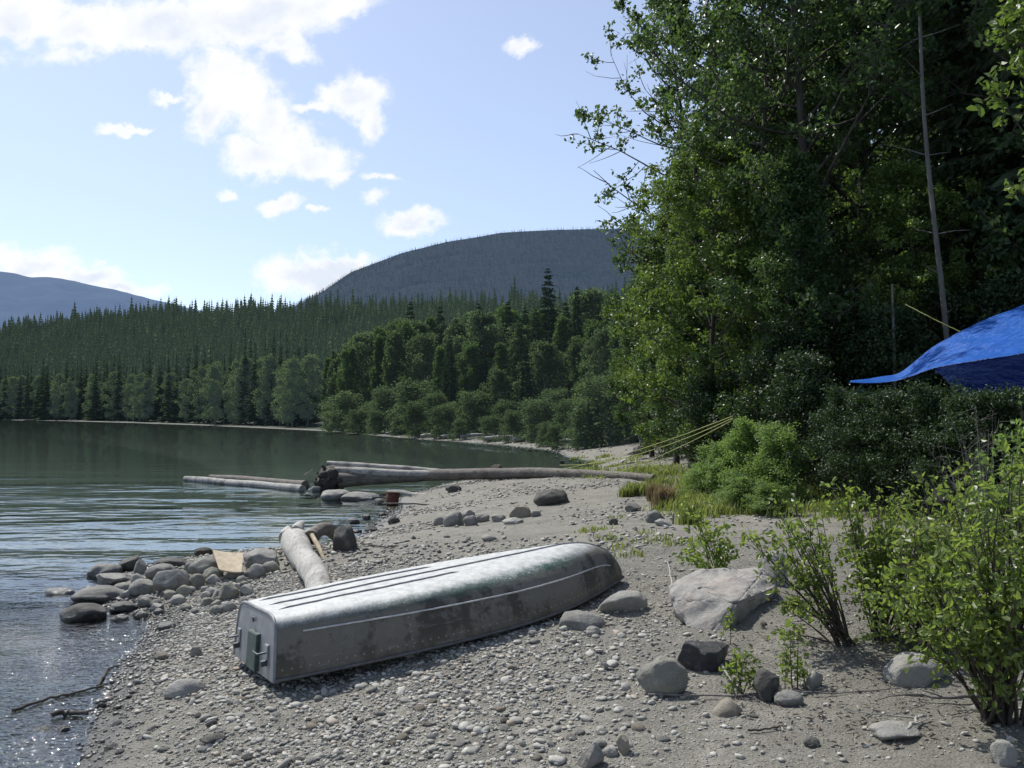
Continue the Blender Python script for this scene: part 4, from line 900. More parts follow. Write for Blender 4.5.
    # ribs
    for s0, t1, nm in ((-.26, .47, 'rib'), (0, .985, 'keel'), (.26, .47, 'rib')):
        tv = np.linspace(.025, t1, 60 if nm == 'keel' else 40); pts = []
        for t_ in tv:
            thv = np.linspace(.02, PI - .02, 721) ; Q_ = pt(np.full(721, t_), thv); k = np.argmin(np.abs(Q_[:, 0] - s0 * W * .87 * (1 if nm == 'rib' else 0))) if nm == 'rib' else 360
            pts.append(Q_[k])
        pts = np.array(pts); tg = unit(np.gradient(pts, axis=0)); nrm = unit(np.cross(tg, np.cross(np.array([[0, 0, 1.]]) + tg * .001, tg))); nrm = unit(np.cross(np.array([[1., 0, 0]]), tg))
        sidev = np.array([1., 0, 0]); mb = MB(); hw = .009; hh = .011 * np.clip(np.minimum((tv - tv[0]) / .02, (tv[-1] - tv) / .02), .05, 1)[:, None]
        ring = np.stack([pts - sidev * hw - nrm * .006, pts - sidev * hw * .8 + nrm * hh, pts + sidev * hw * .8 + nrm * hh, pts + sidev * hw - nrm * .006], 1)
        k4 = len(pts); i = np.arange(k4 - 1)[:, None] * 4; j = np.arange(3)[None]
        mb.add(ring.reshape(-1, 3), np.stack([i + j, i + j + 1, i + 4 + j + 1, i + 4 + j], -1).reshape(-1, 4)[:, ::-1]); mb.build(nm, M['alu_rib'], root, smooth=False)
    # spray rails
    for sg in (1, -1):
        tv = np.linspace(.055, .93, 60); P = []
        for t_ in tv:
            thv = np.linspace(.01, PI / 2, 400); Q_ = pt(np.full(400, t_), thv); zt = kz(t_) * np.interp(t_, [0, .5, .93], [.72, .62, .52]); k = np.argmin(np.abs(Q_[:120 if t_ < .6 else 300, 2] - zt)); P.append(Q_[k] * [sg, 1, 1])
        mb = MB(); mb.tube(np.array(P) + [sg * .003, 0, 0], .007, 6); mb.build('side_rail', M['alu_bright'], root)
    # gunwale
    for sg in (1, -1):
        P = np.stack([sg * (wg(tt) + .008), tt * L, np.full_like(tt, .012)], -1); mb = MB(); mb.tube(P, .013, 8); mb.build('gunwale', M['alu_dull'], root)
def mat_alu():
    t = NT('weathered_shaded_aluminium'); o = t.obj(); X, Y, Z = t.sep(o)
    n1 = t.noise(o, 2.6, 6, .65); n2 = t.noise(o, 14, 6, .7); n3 = t.noise(t.n('ShaderNodeMapping', {'Vector': o, 'Scale': (30, 2, 30)}).outputs[0], 1., 5, .6)
    col = t.ramp(n2, [(.3, (.34, .35, .34)), (.7, (.64, .65, .63))])
    n4 = t.noise(o, 55, 4, .7)
    zz = t.math('ADD', Z, t.math('MULTIPLY', t.math('SUBTRACT', n2, .5), .05))
    side = t.mr(zz, .375, .335, 0, 1)
    col = t.mix(t.mr(n4, .3, .7, .35, 0), col, (.20, .20, .20))
    col = t.mix(t.math('MULTIPLY', side, .85), col, (.135, .118, .092))  # side shade painted into the base colour, together with grey-brown staining
    blot = t.math('MULTIPLY', t.mr(t.math('ADD', n1, t.math('MULTIPLY', t.math('SUBTRACT', n2, .5), .4)), .47, .56), side)
    col = t.mix(t.math('MULTIPLY', blot, .75), col, (.045, .040, .034))
    low = t.mr(t.math('ADD', Z, t.math('MULTIPLY', n1, .12)), .22, .12, 0, .5); col = t.mix(low, col, (.14, .12, .085))
    yb = t.mr(Y, .1, 2.2, .35, 1)
    band = t.math('MULTIPLY', t.mr(zz, .30, .345, 0, 1), t.mr(zz, .395, .365, 0, 1))
    spk = t.mr(t.math('ADD', n4, t.math('MULTIPLY', n1, .5)), .58, .76)
    gr = t.math('MULTIPLY', t.math('MULTIPLY', band, spk), t.math('MULTIPLY', yb, t.mr(Y, 2.9, 2.5))); col = t.mix(t.math('MULTIPLY', gr, .9), col, (.018, .075, .065))
    rv = t.math('MULTIPLY', t.math('LESS_THAN', t.math('PINGPONG', Y, .03), .005), t.math('LESS_THAN', t.math('ABSOLUTE', t.math('SUBTRACT', Z, .07)), .005))
    for yy_ in (.95, 1.85, 2.65): rv = t.math('MAXIMUM', rv, t.math('MULTIPLY', t.math('LESS_THAN', t.math('PINGPONG', Z, .025), .005), t.math('LESS_THAN', t.math('ABSOLUTE', t.math('SUBTRACT', Y, yy_)), .005)))
    col = t.mix(t.math('MULTIPLY', rv, .6), col, (.4, .39, .37))
    sc_ = t.mr(n3, .62, .7, 0, .35); col = t.mix(t.math('MULTIPLY', sc_, t.mr(side, 0, 1, 1, .3)), col, (.72, .72, .71))
    return t.out(t.pbr(Base_Color=col, Metallic=t.mr(t.math('ADD', gr, side), 0, 1, .15, .02), Roughness=t.mr(t.math('ADD', n2, t.math('MULTIPLY', side, .2)), .3, .8, .52, .78), Specular_IOR_Level=t.mr(side, 0, 1, .5, .18), Normal=t.bump(t.math('ADD', n1, t.math('MULTIPLY', n2, .35)), .02, .6)))
M['alu_plate'] = mat_plain('transom_aluminium', (.22, .225, .235), .6, .3, 9, .2, .3)
M['alu_rib'] = mat_plain('rib_aluminium', (.26, .26, .27), .45, .7, 20, .3, .2)
M['alu_dull'] = mat_plain('gunwale_aluminium', (.12, .115, .11), .6, .3, 20, .3, .2)
M['alu_bright'] = mat_plain('rail_aluminium', (.55, .55, .54), .5, .4, 20, .25, .1)
M['green_board'] = mat_plain('green_pad', (.035, .06, .052), .6, 0, 25, .5, .4)
M['dark_steel'] = mat_plain('dark_steel', (.09, .10, .11), .5, .6, 20, .4, .3)
boat()

# ------------------------------------------------------------------ logs and driftwood
def log_between(mb, P, R, k=14, wob=.10): mb.tube(np.asarray(P, float), R, k, wob=wob)
def curved(p, q, n, amp, rg): 
    t = np.linspace(0, 1, n)[:, None]; P = np.asarray(p) * (1 - t) + np.asarray(q) * t; d = fbm(np.concatenate([t * 3 + rg, t * 0, t * 0], 1), 3, 3); P[:, 2] += amp * d * np.sin(PI * t[:, 0]); P[:, 1] += amp * d; return P
def local(P): P = np.asarray(P, float); c = P[0].copy(); return P - c, c
def main_log():
    a = at(340, 478, 24.0); a[2] = .24; b = ground_hit(655, 483); b = np.array([b[0], b[1] + .1, b[2] + .10]); mid = at(505, 485, 22.6); mid[2] = gz(mid[0], mid[1]) + .18
    t = np.linspace(0, 1, 30)[:, None]; P = (1 - t) ** 2 * a + 2 * t * (1 - t) * (mid * 2 - (a + b) / 2) + t ** 2 * b
    root = thing('fallen_log', 'long grey fallen log running from its upturned roots to the grassy bank', 'log', tuple(a))
    mb = MB(); log_between(mb, P - a, np.interp(t[:, 0], [0, .05, .2, .6, 1], [.23, .19, .17, .145, .08])); mb.build('trunk', M['drift_dark'], root)
    mb = MB(); r = np.random.default_rng(12)
    V, Fc = ICO[3]; V = V * (1 + .35 * fbm(V * 2.3, 4, 5)[:, None]) * np.array([.36, .36, .36]); mb.add(V + [-.3, 0, -.02], Fc)
    for k in range(17):
        an = k * .9; d = unit(np.array([-.9 + r.normal() * .5, math.cos(an) * .9, math.sin(an) * .5 - .05])); L = r.uniform(.3, .6)
        mb.tube(curve(np.array([-.2, 0, 0]), np.array([-.2, 0, 0]) + d * L, 6, r.normal() * .15, .12, r), np.linspace(.10, .035, 6), 7, wob=.2)
    mb.build('root_plate', M['wet_wood'], root)
main_log()
def log2(pa, Da, za, pb, Db, zb, r0, r1, mat, name, label, seed=3, n=20, amp=.03):
    a = np.array([(pa - 512) / F * Da, Da, za]); b = np.array([(pb - 512) / F * Db, Db, zb]); P, c = local(curved(a, b, n, amp, seed)); mb = MB(); log_between(mb, P, np.linspace(r0, r1, n), 12)
    o = mb.build(name, M[mat], loc=tuple(c)); tag(o, label, 'log'); return o
log2(328, 24.55, .66, 520, 23.5, .36, .10, .05, 'drift_silver', 'driftwood_log', 'thin silvery log propped on the roots, uppermost behind the long log', 4)
log2(330, 24.15, .50, 565, 22.7, .38, .12, .07, 'drift_silver', 'driftwood_log', 'silver grey log lying along the top of the long fallen log', 8)
log2(187, 27.2, .02, 303, 23.4, .03, .11, .12, 'drift_silver', 'floating_log', 'pale bleached log floating in the lake, nearer one of the floating pair', 5)
log2(212, 27.6, .05, 306, 24.3, .06, .10, .14, 'drift_dark', 'floating_log', 'dark brown log floating just behind the pale bleached one', 6)
log2(389, 21.9, .10, 430, 21.0, .07, .05, .07, 'drift_silver', 'branch', 'thin pale branch lying on wet sand below the long log', 9)
log2(463, 21.6, .20, 514, 21.4, .24, .09, .05, 'drift_dark', 'branch', 'short dark branch in front of the long log', 2)
log2(383, 19.0, .10, 437, 18.2, .16, .022, .014, 'wet_wood', 'stick', 'thin dark stick just right of the rusty bucket', 1)
def stub():
    p = at(497, 478, 23.0); mb = MB(); V, Fc = rock_mesh(9, 'angular', 3); mb.add(V * [.17, .15, .2] , Fc); o = mb.build('stump', M['wet_wood'], loc=(p[0], p[1], .55)); tag(o, 'dark chunk of broken stump sitting on the long log', 'stump')
stub()
def drift():
    g0 = ground_hit(320, 620); D1 = 11.6
    a = np.array([g0[0], g0[1], g0[2] + .16]); b = np.array([(298 - 512) / F * D1, D1, .40]); 
    root = thing('driftwood_log', 'thick bleached driftwood log pointing at the lake from behind the boat', 'log', tuple(a))
    t = np.linspace(0, 1, 26)[:, None]; P = a + (b - a) * t + np.stack([.05 * np.sin(t[:, 0] * 5), 0 * t[:, 0], .02 * np.sin(t[:, 0] * 9)], -1)
    R = np.interp(t[:, 0], [0, .3, .7, .9, 1], [.115, .13, .15, .185, .15]); mb = MB(); log_between(mb, P - a, R, 20, .13)
    e = b - a; r = np.random.default_rng(4)
    for dx, dz, L in ((-.12, .05, .22), (.02, .12, .28), (.12, .02, .18), (-.05, -.1, .2)): mb.tube(curve(e + [dx, -.12, dz], e + [dx * 1.4, L, dz + .09], 5, .05, .08, r), [.10, .085, .06, .04, .015], 8, wob=.2)
    mb.build('trunk', M['drift'], root)
    mb = MB(); q = [at(311, 537, 11.0), at(320, 529, 11.3), at(330, 529, 11.6), at(338, 538, 11.8), at(342, 548, 11.9)]
    t2 = np.linspace(0, 4, 15); Q = np.stack([np.interp(t2, range(5), [p[k] for p in q]) for k in range(3)], -1); Q[1:-1] = (Q[:-2] + 2 * Q[1:-1] + Q[2:]) / 4
    mb.tube(Q - a, np.linspace(.10, .07, 15), 10, wob=.15); mb.build('branch', M['drift_dark'], root)
    mb = MB(); q = [at(312, 535, 10.9), at(319, 548, 10.6), at(327, 566, 10.3)]; mb.tube(np.array(q) - a, [.03, .035, .01], 6); mb.build('bark_strip', M['tan'], root)
M['tan'] = mat_plain('tan_board', (.46, .38, .26), .8, 0, 14, .25, .4)
drift()
def board():
    c = [(212.6, 549.5, 10.15), (243.5, 552.5, 10.15), (241.5, 571.5, 9.75), (219, 569, 9.75)]; P = [at(*q) for q in c]
    o_ = np.mean(P, 0); P = [p - o_ for p in P]; nrm = unit(np.cross(P[1] - P[0], P[3] - P[0])); mb = MB(); n = 8; top = []
    for i in range(n + 1):
        for j in range(n + 1):
            s, t = i / n, j / n; p = (P[0] * (1 - s) + P[1] * s) * (1 - t) + (P[3] * (1 - s) + P[2] * s) * t; top.append(p + nrm * .015 * math.sin(s * 3))
    top = np.array(top); k = n + 1; mb.add(top, grid_faces(k, k)); mb.add(top + nrm * .018, grid_faces(k, k)[:, ::-1])
    E = [i * k for i in range(k)] + [n * k + j for j in range(1, k)] + [i * k + n for i in range(n - 1, -1, -1)] + [j for j in range(n - 1, 0, -1)]
    ee = np.array(E); m = len(ee); V = np.concatenate([top[ee], top[ee] + nrm * .018]); q = np.arange(m); mb.add(V, np.stack([q, (q + 1) % m, m + (q + 1) % m, m + q], -1))
    o = mb.build('board', M['tan'], smooth=False, loc=tuple(o_)); tag(o, 'tan piece of plywood board leaning on the rock pile', 'board')
board()
def bucket():
    g = ground_hit(392, 505); r = thing('bucket', 'rusty red brown bucket standing at the water edge', 'bucket', (g[0], g[1], g[2] - .02)); mb = MB()
    th = np.linspace(0, 2 * PI, 24, endpoint=False); prof = [(0, 0), (.13, 0), (.15, .16), (.165, .33), (.155, .33), (.14, .16), (.12, .02), (0, .02)]
    V = np.array([[(R * math.cos(a), R * math.sin(a), z) for a in th] for R, z in prof]); i = np.arange(7)[:, None] * 24; j = np.arange(24)[None]
    mb.add(V.reshape(-1, 3), np.stack([i + j, i + (j + 1) % 24, i + 24 + (j + 1) % 24, i + 24 + j], -1).reshape(-1, 4)); mb.build('body', M['rust'], r)
    mb = MB(); mb.tube(np.array([(.168 * math.cos(a), .168 * math.sin(a), .33) for a in np.linspace(0, 2 * PI, 25)]), .008, 6); mb.build('rim', M['rust_light'], r)
    mb = MB(); mb.tube(np.array([(.168 * math.cos(a), -.02 - .168 * math.sin(a) * .35, .31 - .17 * math.sin(a)) for a in np.linspace(0, PI, 14)]), .005, 5); mb.build('handle', M['dark_steel'], r)
    r.rotation_euler = (-.04, .07, .3)
M['litter'] = mat_plain('dry_litter', (.19, .165, .13), .8, 0, 9, .5, .3)
M['rust'] = mat_plain('rusty_metal', (.12, .04, .028), .8, .1, 12, .6, .4); M['rust_light'] = mat_plain('rust_rim', (.30, .20, .14), .7, .2, 12, .4, .3)
bucket()
def stick(pts, r0, r1, mat, label, lift=.01, name='stick', twigs=0):
    P = []
    for px, py in pts: g = ground_hit(px, py); P.append((g[0], g[1], max(g[2], -.01) + lift + r0))
    P = np.array(P); t = np.linspace(0, len(P) - 1, len(P) * 4); Q = np.stack([np.interp(t, range(len(P)), P[:, k]) for k in range(3)], -1); Q += rng.normal(size=Q.shape) * r0 * .35
    Q, c = local(Q); mb = MB(); mb.tube(Q, np.linspace(r0, r1, len(Q)), 7)
    for k in range(twigs):
        p = Q[(k + 1) * len(Q) // (twigs + 1)]; mb.tube(curve(p, p + np.array([rng.normal() * .15, rng.normal() * .1, .04]), 4, 0, .1), np.linspace(r1, r1 * .4, 4), 4)
    o = mb.build(name, M[mat], loc=tuple(c)); tag(o, label, 'stick')
stick([(12, 716), (50, 703), (80, 696), (107, 687)], .012, .008, 'wet_wood', 'long thin black stick lying across the waterline')
stick([(52, 722), (70, 719), (88, 718)], .02, .014, 'wet_wood', 'short thick black stick below the long thin one')
stick([(98, 690), (108, 672), (118, 668)], .012, .006, 'wet_wood', 'curved dark twig at the inner end of the long thin stick')
stick([(648, 698), (690, 700), (735, 700), (780, 694), (830, 697), (900, 692)], .006, .003, 'twig_grey', 'very long thin pale stem lying from the round stone to the big bush', .015, twigs=3)
stick([(722, 672), (730, 685), (742, 697)], .010, .005, 'drift', 'short white twig leaning by the left small sapling', .03)
stick([(905, 738), (914, 730), (918, 724), (926, 722)], .010, .005, 'drift', 'forked pale twig on the slab before the big bush', .02, twigs=2)
stick([(748, 735), (765, 733), (780, 730)], .006, .004, 'wet_wood', 'little dark stick on the fine gravel right of the beige stone')
stick([(360, 545), (385, 549), (398, 548)], .012, .006, 'wet_wood', 'small dark stick on the gravel behind the boat')
stick([(668, 574), (673, 600), (680, 622)], .006, .004, 'drift', 'thin white twig against the face of the huge boulder', .10)
stick([(304, 480), (312, 474)], .02, .012, 'twig_grey', 'thin pole slanting out of the water by the log roots', .12)
stick([(1020, 700), (960, 705), (905, 700)], .014, .006, 'twig_grey', 'grey fallen twig in front of the big bush stems', .02, twigs=4)
# far shore driftwood
for k, (px, py, w, dx) in enumerate([(478, 441, 34, 4), (505, 443, 40, -3), (545, 443, 18, 5), (360, 435, 16, 2), (430, 440, 18, -2), (575, 447, 30, 2), (395, 437, 18, 1), (452, 441, 20, 0), (525, 444, 24, 3)]):
    g = ground_hit(px, py - 1.5); D = g[1] + .8; hw = w / F * D / 2; x = (px - 512) / F * D; z = gz(x, D) + .22; z -= .08; P, c = local(curved((x - hw, D, z), (x + hw, D + dx * .3, z + .1), 12, .15, k)); mb = MB(); log_between(mb, P, np.linspace(.15, .07, 12), 8)
    o = mb.build('driftwood_log', M['drift_silver'], loc=tuple(c)); tag(o, 'pale driftwood log washed up along the far side of the bay', 'log', 'driftwood logs along the far side of the bay')
def rootball():
    g = ground_hit(641, 455); mb = MB(); r = np.random.default_rng(3)
    V, Fc = ICO[2]; mb.add(V * [.35, .3, .25] * (1 + .3 * fbm(V * 2, 3, 3))[:, None], Fc)
    for k in range(14): d = unit(r.normal(size=3) * [1, .6, .6] + [0, 0, .2]); mb.tube(curve(np.zeros(3), d * r.uniform(.4, .9), 6, .05, .12, r), np.linspace(.08, .02, 6), 6)
    o = mb.build('root_stump', M['twig_grey'], loc=(g[0], g[1], g[2] + .2)); tag(o, 'weathered tangle of tree roots on the sand below the ropes', 'stump')
rootball()

# ------------------------------------------------------------------ tarp and ropes
def mat_tarp(name, col, tr):
    t = NT(name); n = t.noise(t.obj(), 3, 5, .6); nb = t.noise(t.n('ShaderNodeMapping', {'Vector': t.obj(), 'Scale': (1, 6, 6), 'Rotation': (0, .4, 0)}).outputs[0], 1.4, 5, .6)
    c = t.mix(t.mr(n, .3, .7), [x * .8 for x in col], col); nm = t.bump(nb, .15, .8)
    b = t.pbr(Base_Color=c, Roughness=.38, Normal=nm); tl = t.n('ShaderNodeBsdfTranslucent', {'Color': c, 'Normal': nm}).outputs[0]
    return t.out(t.n('ShaderNodeMixShader', {0: tr, 1: b, 2: tl}).outputs[0])
M['tarp'] = mat_tarp('blue_tarp', (.05, .25, .95), .5); M['tarp_shaded'] = mat_tarp('blue_tarp_shade', (.025, .06, .22), .2)  # second blue is a darker copy, with the underside's shade in its colour
M['rope'] = mat_plain('yellow_rope', (.36, .37, .10), .6, 0, 30, .2, .1)
def tarp():
    top = [(850, 381, 13.4), (872, 378, 13.4), (900, 373, 13.3), (925, 352, 13.2), (960, 330, 13.2), (1000, 314, 13.2), (1040, 298, 13.2), (1090, 276, 13.2), (1150, 255, 13.2)]
    bot = [(850, 383, 12.6), (872, 384, 12.6), (900, 381, 12.5), (925, 371, 11.8), (960, 363, 11.2), (1000, 357, 10.9), (1040, 350, 10.7), (1090, 342, 10.6), (1150, 332, 10.6)]
    n = 64; m = 22; T = np.array([at(*p) for p in top]); B = np.array([at(*p) for p in bot]); s = np.linspace(0, 8, n)
    # smooth interpolation
    def sm(A): Q = np.stack([np.interp(s, range(9), A[:, k]) for k in range(3)], -1); 
    def sm(A):
        Q = np.stack([np.interp(s, range(9), A[:, k]) for k in range(3)], -1)
        for _ in range(6): Q[1:-1] = (Q[:-2] + Q[1:-1] * 2 + Q[2:]) / 4
        return Q
    T, B = sm(T), sm(B); v = np.linspace(0, 1, m)[None, :, None]; G = T[:, None] * (1 - v) + B[:, None] * v
    G[..., 2] -= .05 * np.sin(PI * v[..., 0]) * np.clip(np.arange(n)[:, None] / 20., 0, 1); G[..., 2] += .014 * fbm(np.stack([G[..., 0] * 1.2 + G[..., 2], G[..., 1] * .5, 0 * G[..., 0]], -1) * 2, 3, 3)
    c = G[0, 0].copy(); r = thing('tarp', 'bright blue tarpaulin stretched as a shelter among the trees', 'tarp', tuple(c)); mb = MB(); mb.add((G - c).reshape(-1, 3), grid_faces(n, m)); mb.build('sheet', M['tarp'], r)
    E = G[26:, -1]; k = len(E); w = np.linspace(0, 1, 8)[None, :, None]; H = E[:, None] + np.array([.1, .25, -.62]) * w * np.clip(np.arange(k)[:, None, None] / 8, .1, 1)
    mb = MB(); mb.add((H - c).reshape(-1, 3), grid_faces(k, 8)); mb.build('side_flap', M['tarp_shaded'], r)
    mb = MB(); mb.tube(G[:, -1] - c, .008, 6); mb.build('hem', M['tarp_shaded'], r)
tarp()
def rope(p, q, sag, label, rad=.0065):
    t = np.linspace(0, 1, 24)[:, None]; P = np.array(p) * (1 - t) + np.array(q) * t; P[:, 2] -= sag * 4 * (t * (1 - t))[:, 0]; P += rng.normal(size=P.shape) * .0015; P, c = local(P); mb = MB(); mb.tube(P, rad, 6); o = mb.build('rope', M['rope'], loc=tuple(c)); tag(o, label, 'rope')
rope(at(733, 416, 14.6), at(528, 474, 23.2), .16, 'yellow rope running furthest out, from the bright bush to the long log')
rope(at(733, 418, 14.4), at(560, 465, 22.0), .22, 'yellow rope in the middle of the three leaving the bright bush', .006)
rope(at(731, 421, 14.2), at(574, 484, 21.6), .14, 'yellow rope lowest of the three, tied nearest along the long log', .006)
rope(at(905, 304, 14.0), at(961, 332, 13.2), .01, 'short taut yellow guy rope from the trees to the tarp edge', .008)

# ------------------------------------------------------------------ grass
def grass(name, pts, label, mat='grass', h=(.08, .25)):
    mb = MB(); r = np.random.default_rng(len(pts) + 3)
    for px, py, w, n, hs in pts:
        g = ground_hit(px, py); nb = n; X = g[0] + r.normal(size=nb) * w * .5; Y = g[1] + r.normal(size=nb) * w * .5; Z = hgt(X, Y) - .01
        H = r.uniform(*h, nb) * hs; a = r.uniform(0, 6.28, nb); ln = r.uniform(.1, .55, nb) * H; wd = .004 + .003 * r.random(nb) + .00035 * g[1]
        b = np.stack([X, Y, Z], -1); dx = np.stack([np.cos(a), np.sin(a), 0 * a], -1); sx = np.stack([-np.sin(a), np.cos(a), 0 * a], -1) * wd[:, None]
        m1 = b + dx * ln[:, None] * .35 + np.array([0, 0, 1]) * H[:, None] * .6; tp = b + dx * ln[:, None] + np.array([0, 0, 1]) * H[:, None] * .95
        V = np.stack([b - sx, b + sx, m1 + sx * .8, m1 - sx * .8, tp], 1).reshape(-1, 3); k = np.arange(nb)[:, None] * 5; lv = r.random(nb)
        mb.add(V, k + np.array([[0, 1, 2, 3]]), lv); mb.add(V, k + np.array([[3, 2, 4, 4]]), lv)
    # drop duplicate vertices sheet is fine: faces index separate copies
    o = mb.build(name, M[mat], smooth=False, attr=True); return tag(o, label, 'grass', kind='stuff')
gp = []
r5 = np.random.default_rng(6)
for k in range(190):
    gx = r5.uniform(664, 850); gp.append((gx, r5.uniform(488, 512) + r5.normal() * 6, .3, int(r5.uniform(15, 110)), r5.uniform(.35, 1.1)))
for k in range(30): gp.append((r5.uniform(650, 700), r5.uniform(474, 500), .25, 90, r5.uniform(.6, 1.0)))
gp += [(632, 496, .16, 260, 1.3), (640, 495, .14, 200, 1.2), (626, 497, .12, 120, 1.), (688, 524, .15, 150, 1.4), (695, 515, .15, 150, 1.3), (660, 490, .2, 200, 1.4)]
for k in range(40): gp.append((r5.uniform(575, 690), r5.uniform(452, 478), .4, 60, r5.uniform(.4, .9)))
for k in range(16): gp.append((r5.uniform(560, 700), r5.uniform(508, 560), .15, 26, .4))
for k in range(25): gp.append((r5.uniform(850, 1020), r5.uniform(500, 560), .3, 50, r5.uniform(.4, .9)))
grass('grass', gp, 'bright green grass growing along the edge of the beach')
w_ = []
for k in range(4): w_.append((r5.uniform(652, 672), r5.uniform(500, 508), .10, 130, 1.3))
o = grass('weed_clump', w_, 'dry reddish brown weed clump at the beach edge', 'red_weed', (.12, .34)); o['category'] = 'weed'; del o['kind']

# ------------------------------------------------------------------ foreground bushes
def bush(name, label, base, tips, D, r0=.010, ntw=9, nlf=7, lsize=.045, mat='leaf_fore', seed=1, leafstart=.35, cat='bush', stemmat='stem', tl=(.10, .28), dens=2.3):
    r = np.random.default_rng(seed); g = ground_hit(*base); root = thing(name, label, cat, tuple(g)); st = MB(); lf = MB(); cen = []
    tips = [(tx + r.normal() * j_ * 14, ty + abs(r.normal()) * j_ * 40, dd_ + r.normal() * .12 * j_) for j_ in ((0, 1, 1) if len(tips) > 5 else (0,)) for tx, ty, dd_ in tips]; r0 *= .72 if len(tips) > 8 else 1; dens *= .40 if len(tips) > 8 else 1; leafstart += .10; lsize *= .88
    for (tx, ty, dd_) in tips:
        q = at(tx, ty, D + dd_) - g; p = np.array([r.normal() * .04, r.normal() * .04, -.03]); L = np.linalg.norm(q - p)
        m_ = p + (q - p) * .5 + np.array([0, 0, .12 * L]) * (abs(q[0]) > .2) ; t = np.linspace(0, 1, 14)[:, None]; P = (1 - t) ** 2 * p + 2 * t * (1 - t) * m_ + t ** 2 * q; P[1:] += np.cumsum(r.normal(size=(13, 3)) * .004 * L, 0)
        st.tube(P, np.linspace(r0 * r.uniform(.7, 1.2), r0 * .2, 14), 6)
        ntw_ = int(ntw * dens)
        for k in range(ntw_):
            s = leafstart + (1 - leafstart) * (k + r.random()) / ntw_; i0_ = min(int(s * 13), 12); pp = P[i0_] + (P[i0_ + 1] - P[i0_]) * (s * 13 - i0_)
            dv = unit(r.normal(size=3) + unit(q - p) * .7); ll = r.uniform(*tl) * (1.2 - .5 * s); tw = curve(pp, pp + dv * ll, 5, .03, .06, r); st.tube(tw, np.linspace(r0 * .3, r0 * .12, 5), 4, cap=False)
            tt = np.linspace(.2, 1.05, nlf)[:, None]; cen.append(pp + dv * ll * tt + r.normal(size=(nlf, 3)) * lsize * .45)
    cen = np.concatenate(cen); leaves(lf, cen, lsize, .55, .62, True, r)
    st.build('stems', M[stemmat], root); 
    if nlf: lf.build('foliage', M[mat], root, smooth=False, attr=True)
    return root
bush('foreground_shrub', 'leafy shrub whose dark stems lean left over the huge boulder', (848, 645), [(768, 502, .2), (790, 498, .1), (782, 520, -.1), (805, 545, 0), (775, 540, .1), (800, 590, -.1), (815, 512, .3), (795, 565, .2)], 5.6, .012, 7, 6, .05, seed=11, leafstart=.5)
bush('foreground_shrub', 'airy shrub with one long shoot rising between the other foreground bushes', (880, 640), [(852, 478, .2), (838, 486, .1), (870, 500, .2), (890, 505, .1), (850, 530, 0), (925, 495, .3), (880, 520, .2), (905, 490, .4), (915, 530, -.1), (865, 560, 0), (895, 560, 0), (930, 505, .3), (940, 560, 0)], 5.7, .010, 9, 7, .048, seed=12, leafstart=.35)
bush('foreground_shrub', 'largest foreground shrub with many dark stems at the right edge', (1002, 722), [(960, 470, .3), (985, 455, .2), (1010, 440, .2), (1035, 420, 0), (1060, 450, 0), (930, 500, .3), (905, 540, .2), (945, 545, -.1), (970, 520, -.2), (1000, 510, -.3), (1030, 520, -.3), (1050, 560, -.3), (915, 590, 0), (980, 590, -.3), (1015, 600, -.4), (955, 610, -.2), (1065, 500, .1)], 4.15, .013, 10, 8, .046, seed=13, leafstart=.34)
bush('foreground_shrub', 'bright yellow green shoots at the right edge behind the largest shrub', (1045, 640), [(1008, 425, .2), (1022, 405, .1), (1042, 395, 0), (1000, 450, .1), (1030, 450, -.1), (1060, 420, 0)], 5.2, .010, 10, 8, .05, 'leaf_bright', seed=14, leafstart=.35)
bush('sapling', 'left one of two small leafy saplings by the dark pointed rock', (742, 698), [(735, 650, 0), (745, 655, 0), (752, 668, 0), (730, 672, 0)], 5.0, .005, 4, 5, .04, 'leaf_fore', seed=15, leafstart=.3, cat='sapling', tl=(.04, .10))
bush('sapling', 'right one of two small leafy saplings by the dark pointed rock', (796, 692), [(790, 632, 0), (800, 628, 0), (787, 655, 0), (800, 660, 0)], 5.05, .005, 4, 5, .036, 'leaf_fore', seed=16, leafstart=.25, cat='sapling', tl=(.03, .09))
bush('sapling', 'tall leafy sapling with a drooping tip behind the huge boulder', (716, 574), [(680, 492, 0), (690, 505, 0), (712, 510, .1), (700, 530, 0), (725, 535, .1), (735, 550, .1), (690, 545, 0)], 7.6, .008, 6, 7, .055, 'leaf_fore', seed=17, leafstart=.2, cat='sapling', tl=(.06, .16))
bush('sapling', 'tiny sprig of leaves growing at the top of the huge boulder face', (722, 640), [(727, 618, 0), (733, 612, 0)], 5.5, .004, 3, 4, .03, 'leaf_fore', seed=18, leafstart=.3, cat='sapling', tl=(.02, .06))
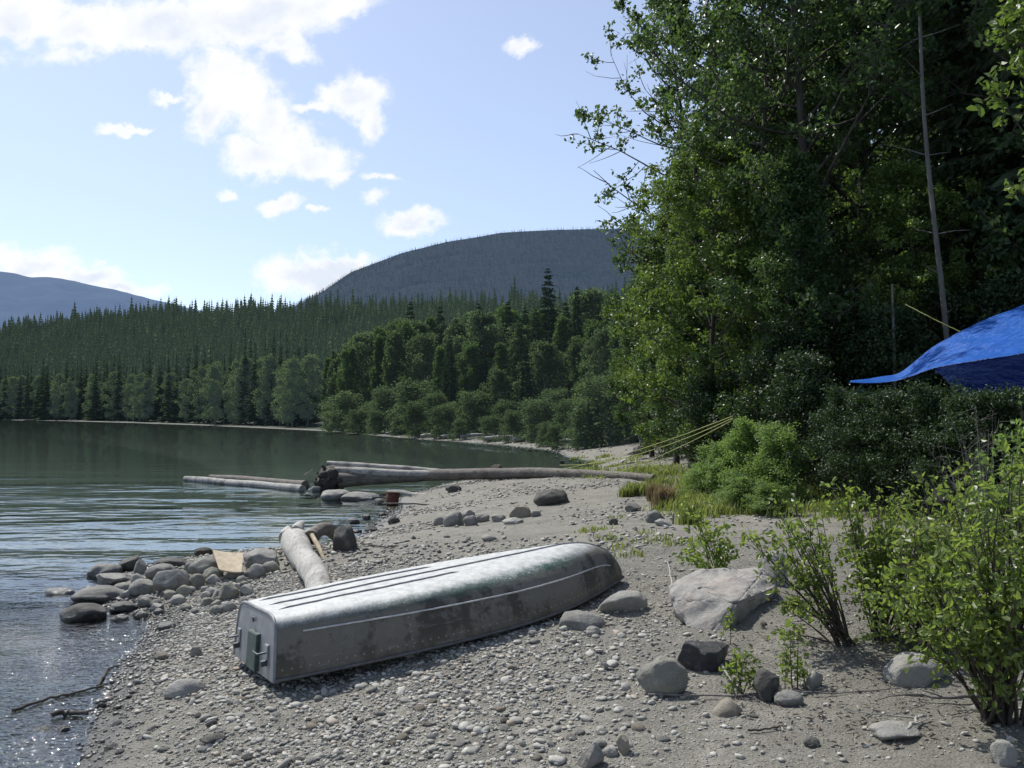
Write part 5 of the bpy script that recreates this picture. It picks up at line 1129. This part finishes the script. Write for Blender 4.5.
bush('dead_shrub', 'leafless grey twiggy shrub in front of the dark thicket', (985, 560), [(955, 425, 0), (975, 405, 0), (990, 430, 0), (965, 440, .1), (1000, 415, .1), (945, 445, 0)], 8.2, .008, 8, 1, .012, 'red_weed', seed=19, leafstart=.3, cat='shrub', stemmat='twig_grey', tl=(.15, .4))
bush('foreground_shrub', 'low dense leafy clump growing between the long shoot and the largest shrub', (925, 640), [(900, 530, .2), (920, 520, .2), (910, 500, .3), (940, 490, .3), (960, 500, .3), (985, 510, .3), (1000, 540, .2), (870, 590, 0), (940, 525, .2), (960, 530, .2), (890, 570, .1), (935, 575, 0), (965, 580, 0), (980, 540, .2)], 5.3, .008, 9, 8, .046, seed=20, leafstart=.35)
# overhanging tree outside the frame
bush('young_tree', 'young tree whose sunlit leaves hang in at the upper right corner', (1330, 560), [(1030, 35, 0), (1038, 75, 0), (1022, 4, 0), (1048, 130, 0), (1060, 10, .2), (1100, -60, .3)], 7.0, .03, 8, 9, .09, 'leaf_light', seed=21, leafstart=.9, cat='tree', tl=(.2, .5))
# leaf litter near the boulder
def litter():
    mb = MB(); r = np.random.default_rng(8); P = []
    for k in range(600):
        g = ground_hit(r.uniform(720, 1000), 600 + 150 * r.random() ** 1.3); P.append(g + np.array([0, 0, .012]))
    leaves(mb, np.array(P), .034, 3, .5, True, r); o = mb.build('leaf_litter', M['litter'], smooth=False); tag(o, 'dry fallen leaves scattered around the foreground shrubs', 'leaf litter', kind='stuff')
litter()
r6 = np.random.default_rng(60)
for k in range(26):
    tx, ty = r6.uniform(735, 1000), r6.uniform(600, 720); w_ = r6.uniform(12, 40); tl_ = r6.normal() * 6
    stick([(tx, ty), (tx + w_ * .5, ty + tl_ * .5 + r6.normal() * 2), (tx + w_, ty + tl_)], .004, .002, 'twig_grey', 'thin dead twig lying in the litter under the foreground shrubs', .006, name='twig', twigs=int(r6.integers(0, 3)))
    for o_ in (bpy.context.scene.collection.objects[-1],): o_['group'] = 'dead twigs in the litter under the foreground shrubs'; o_['category'] = 'twig'
print('done')
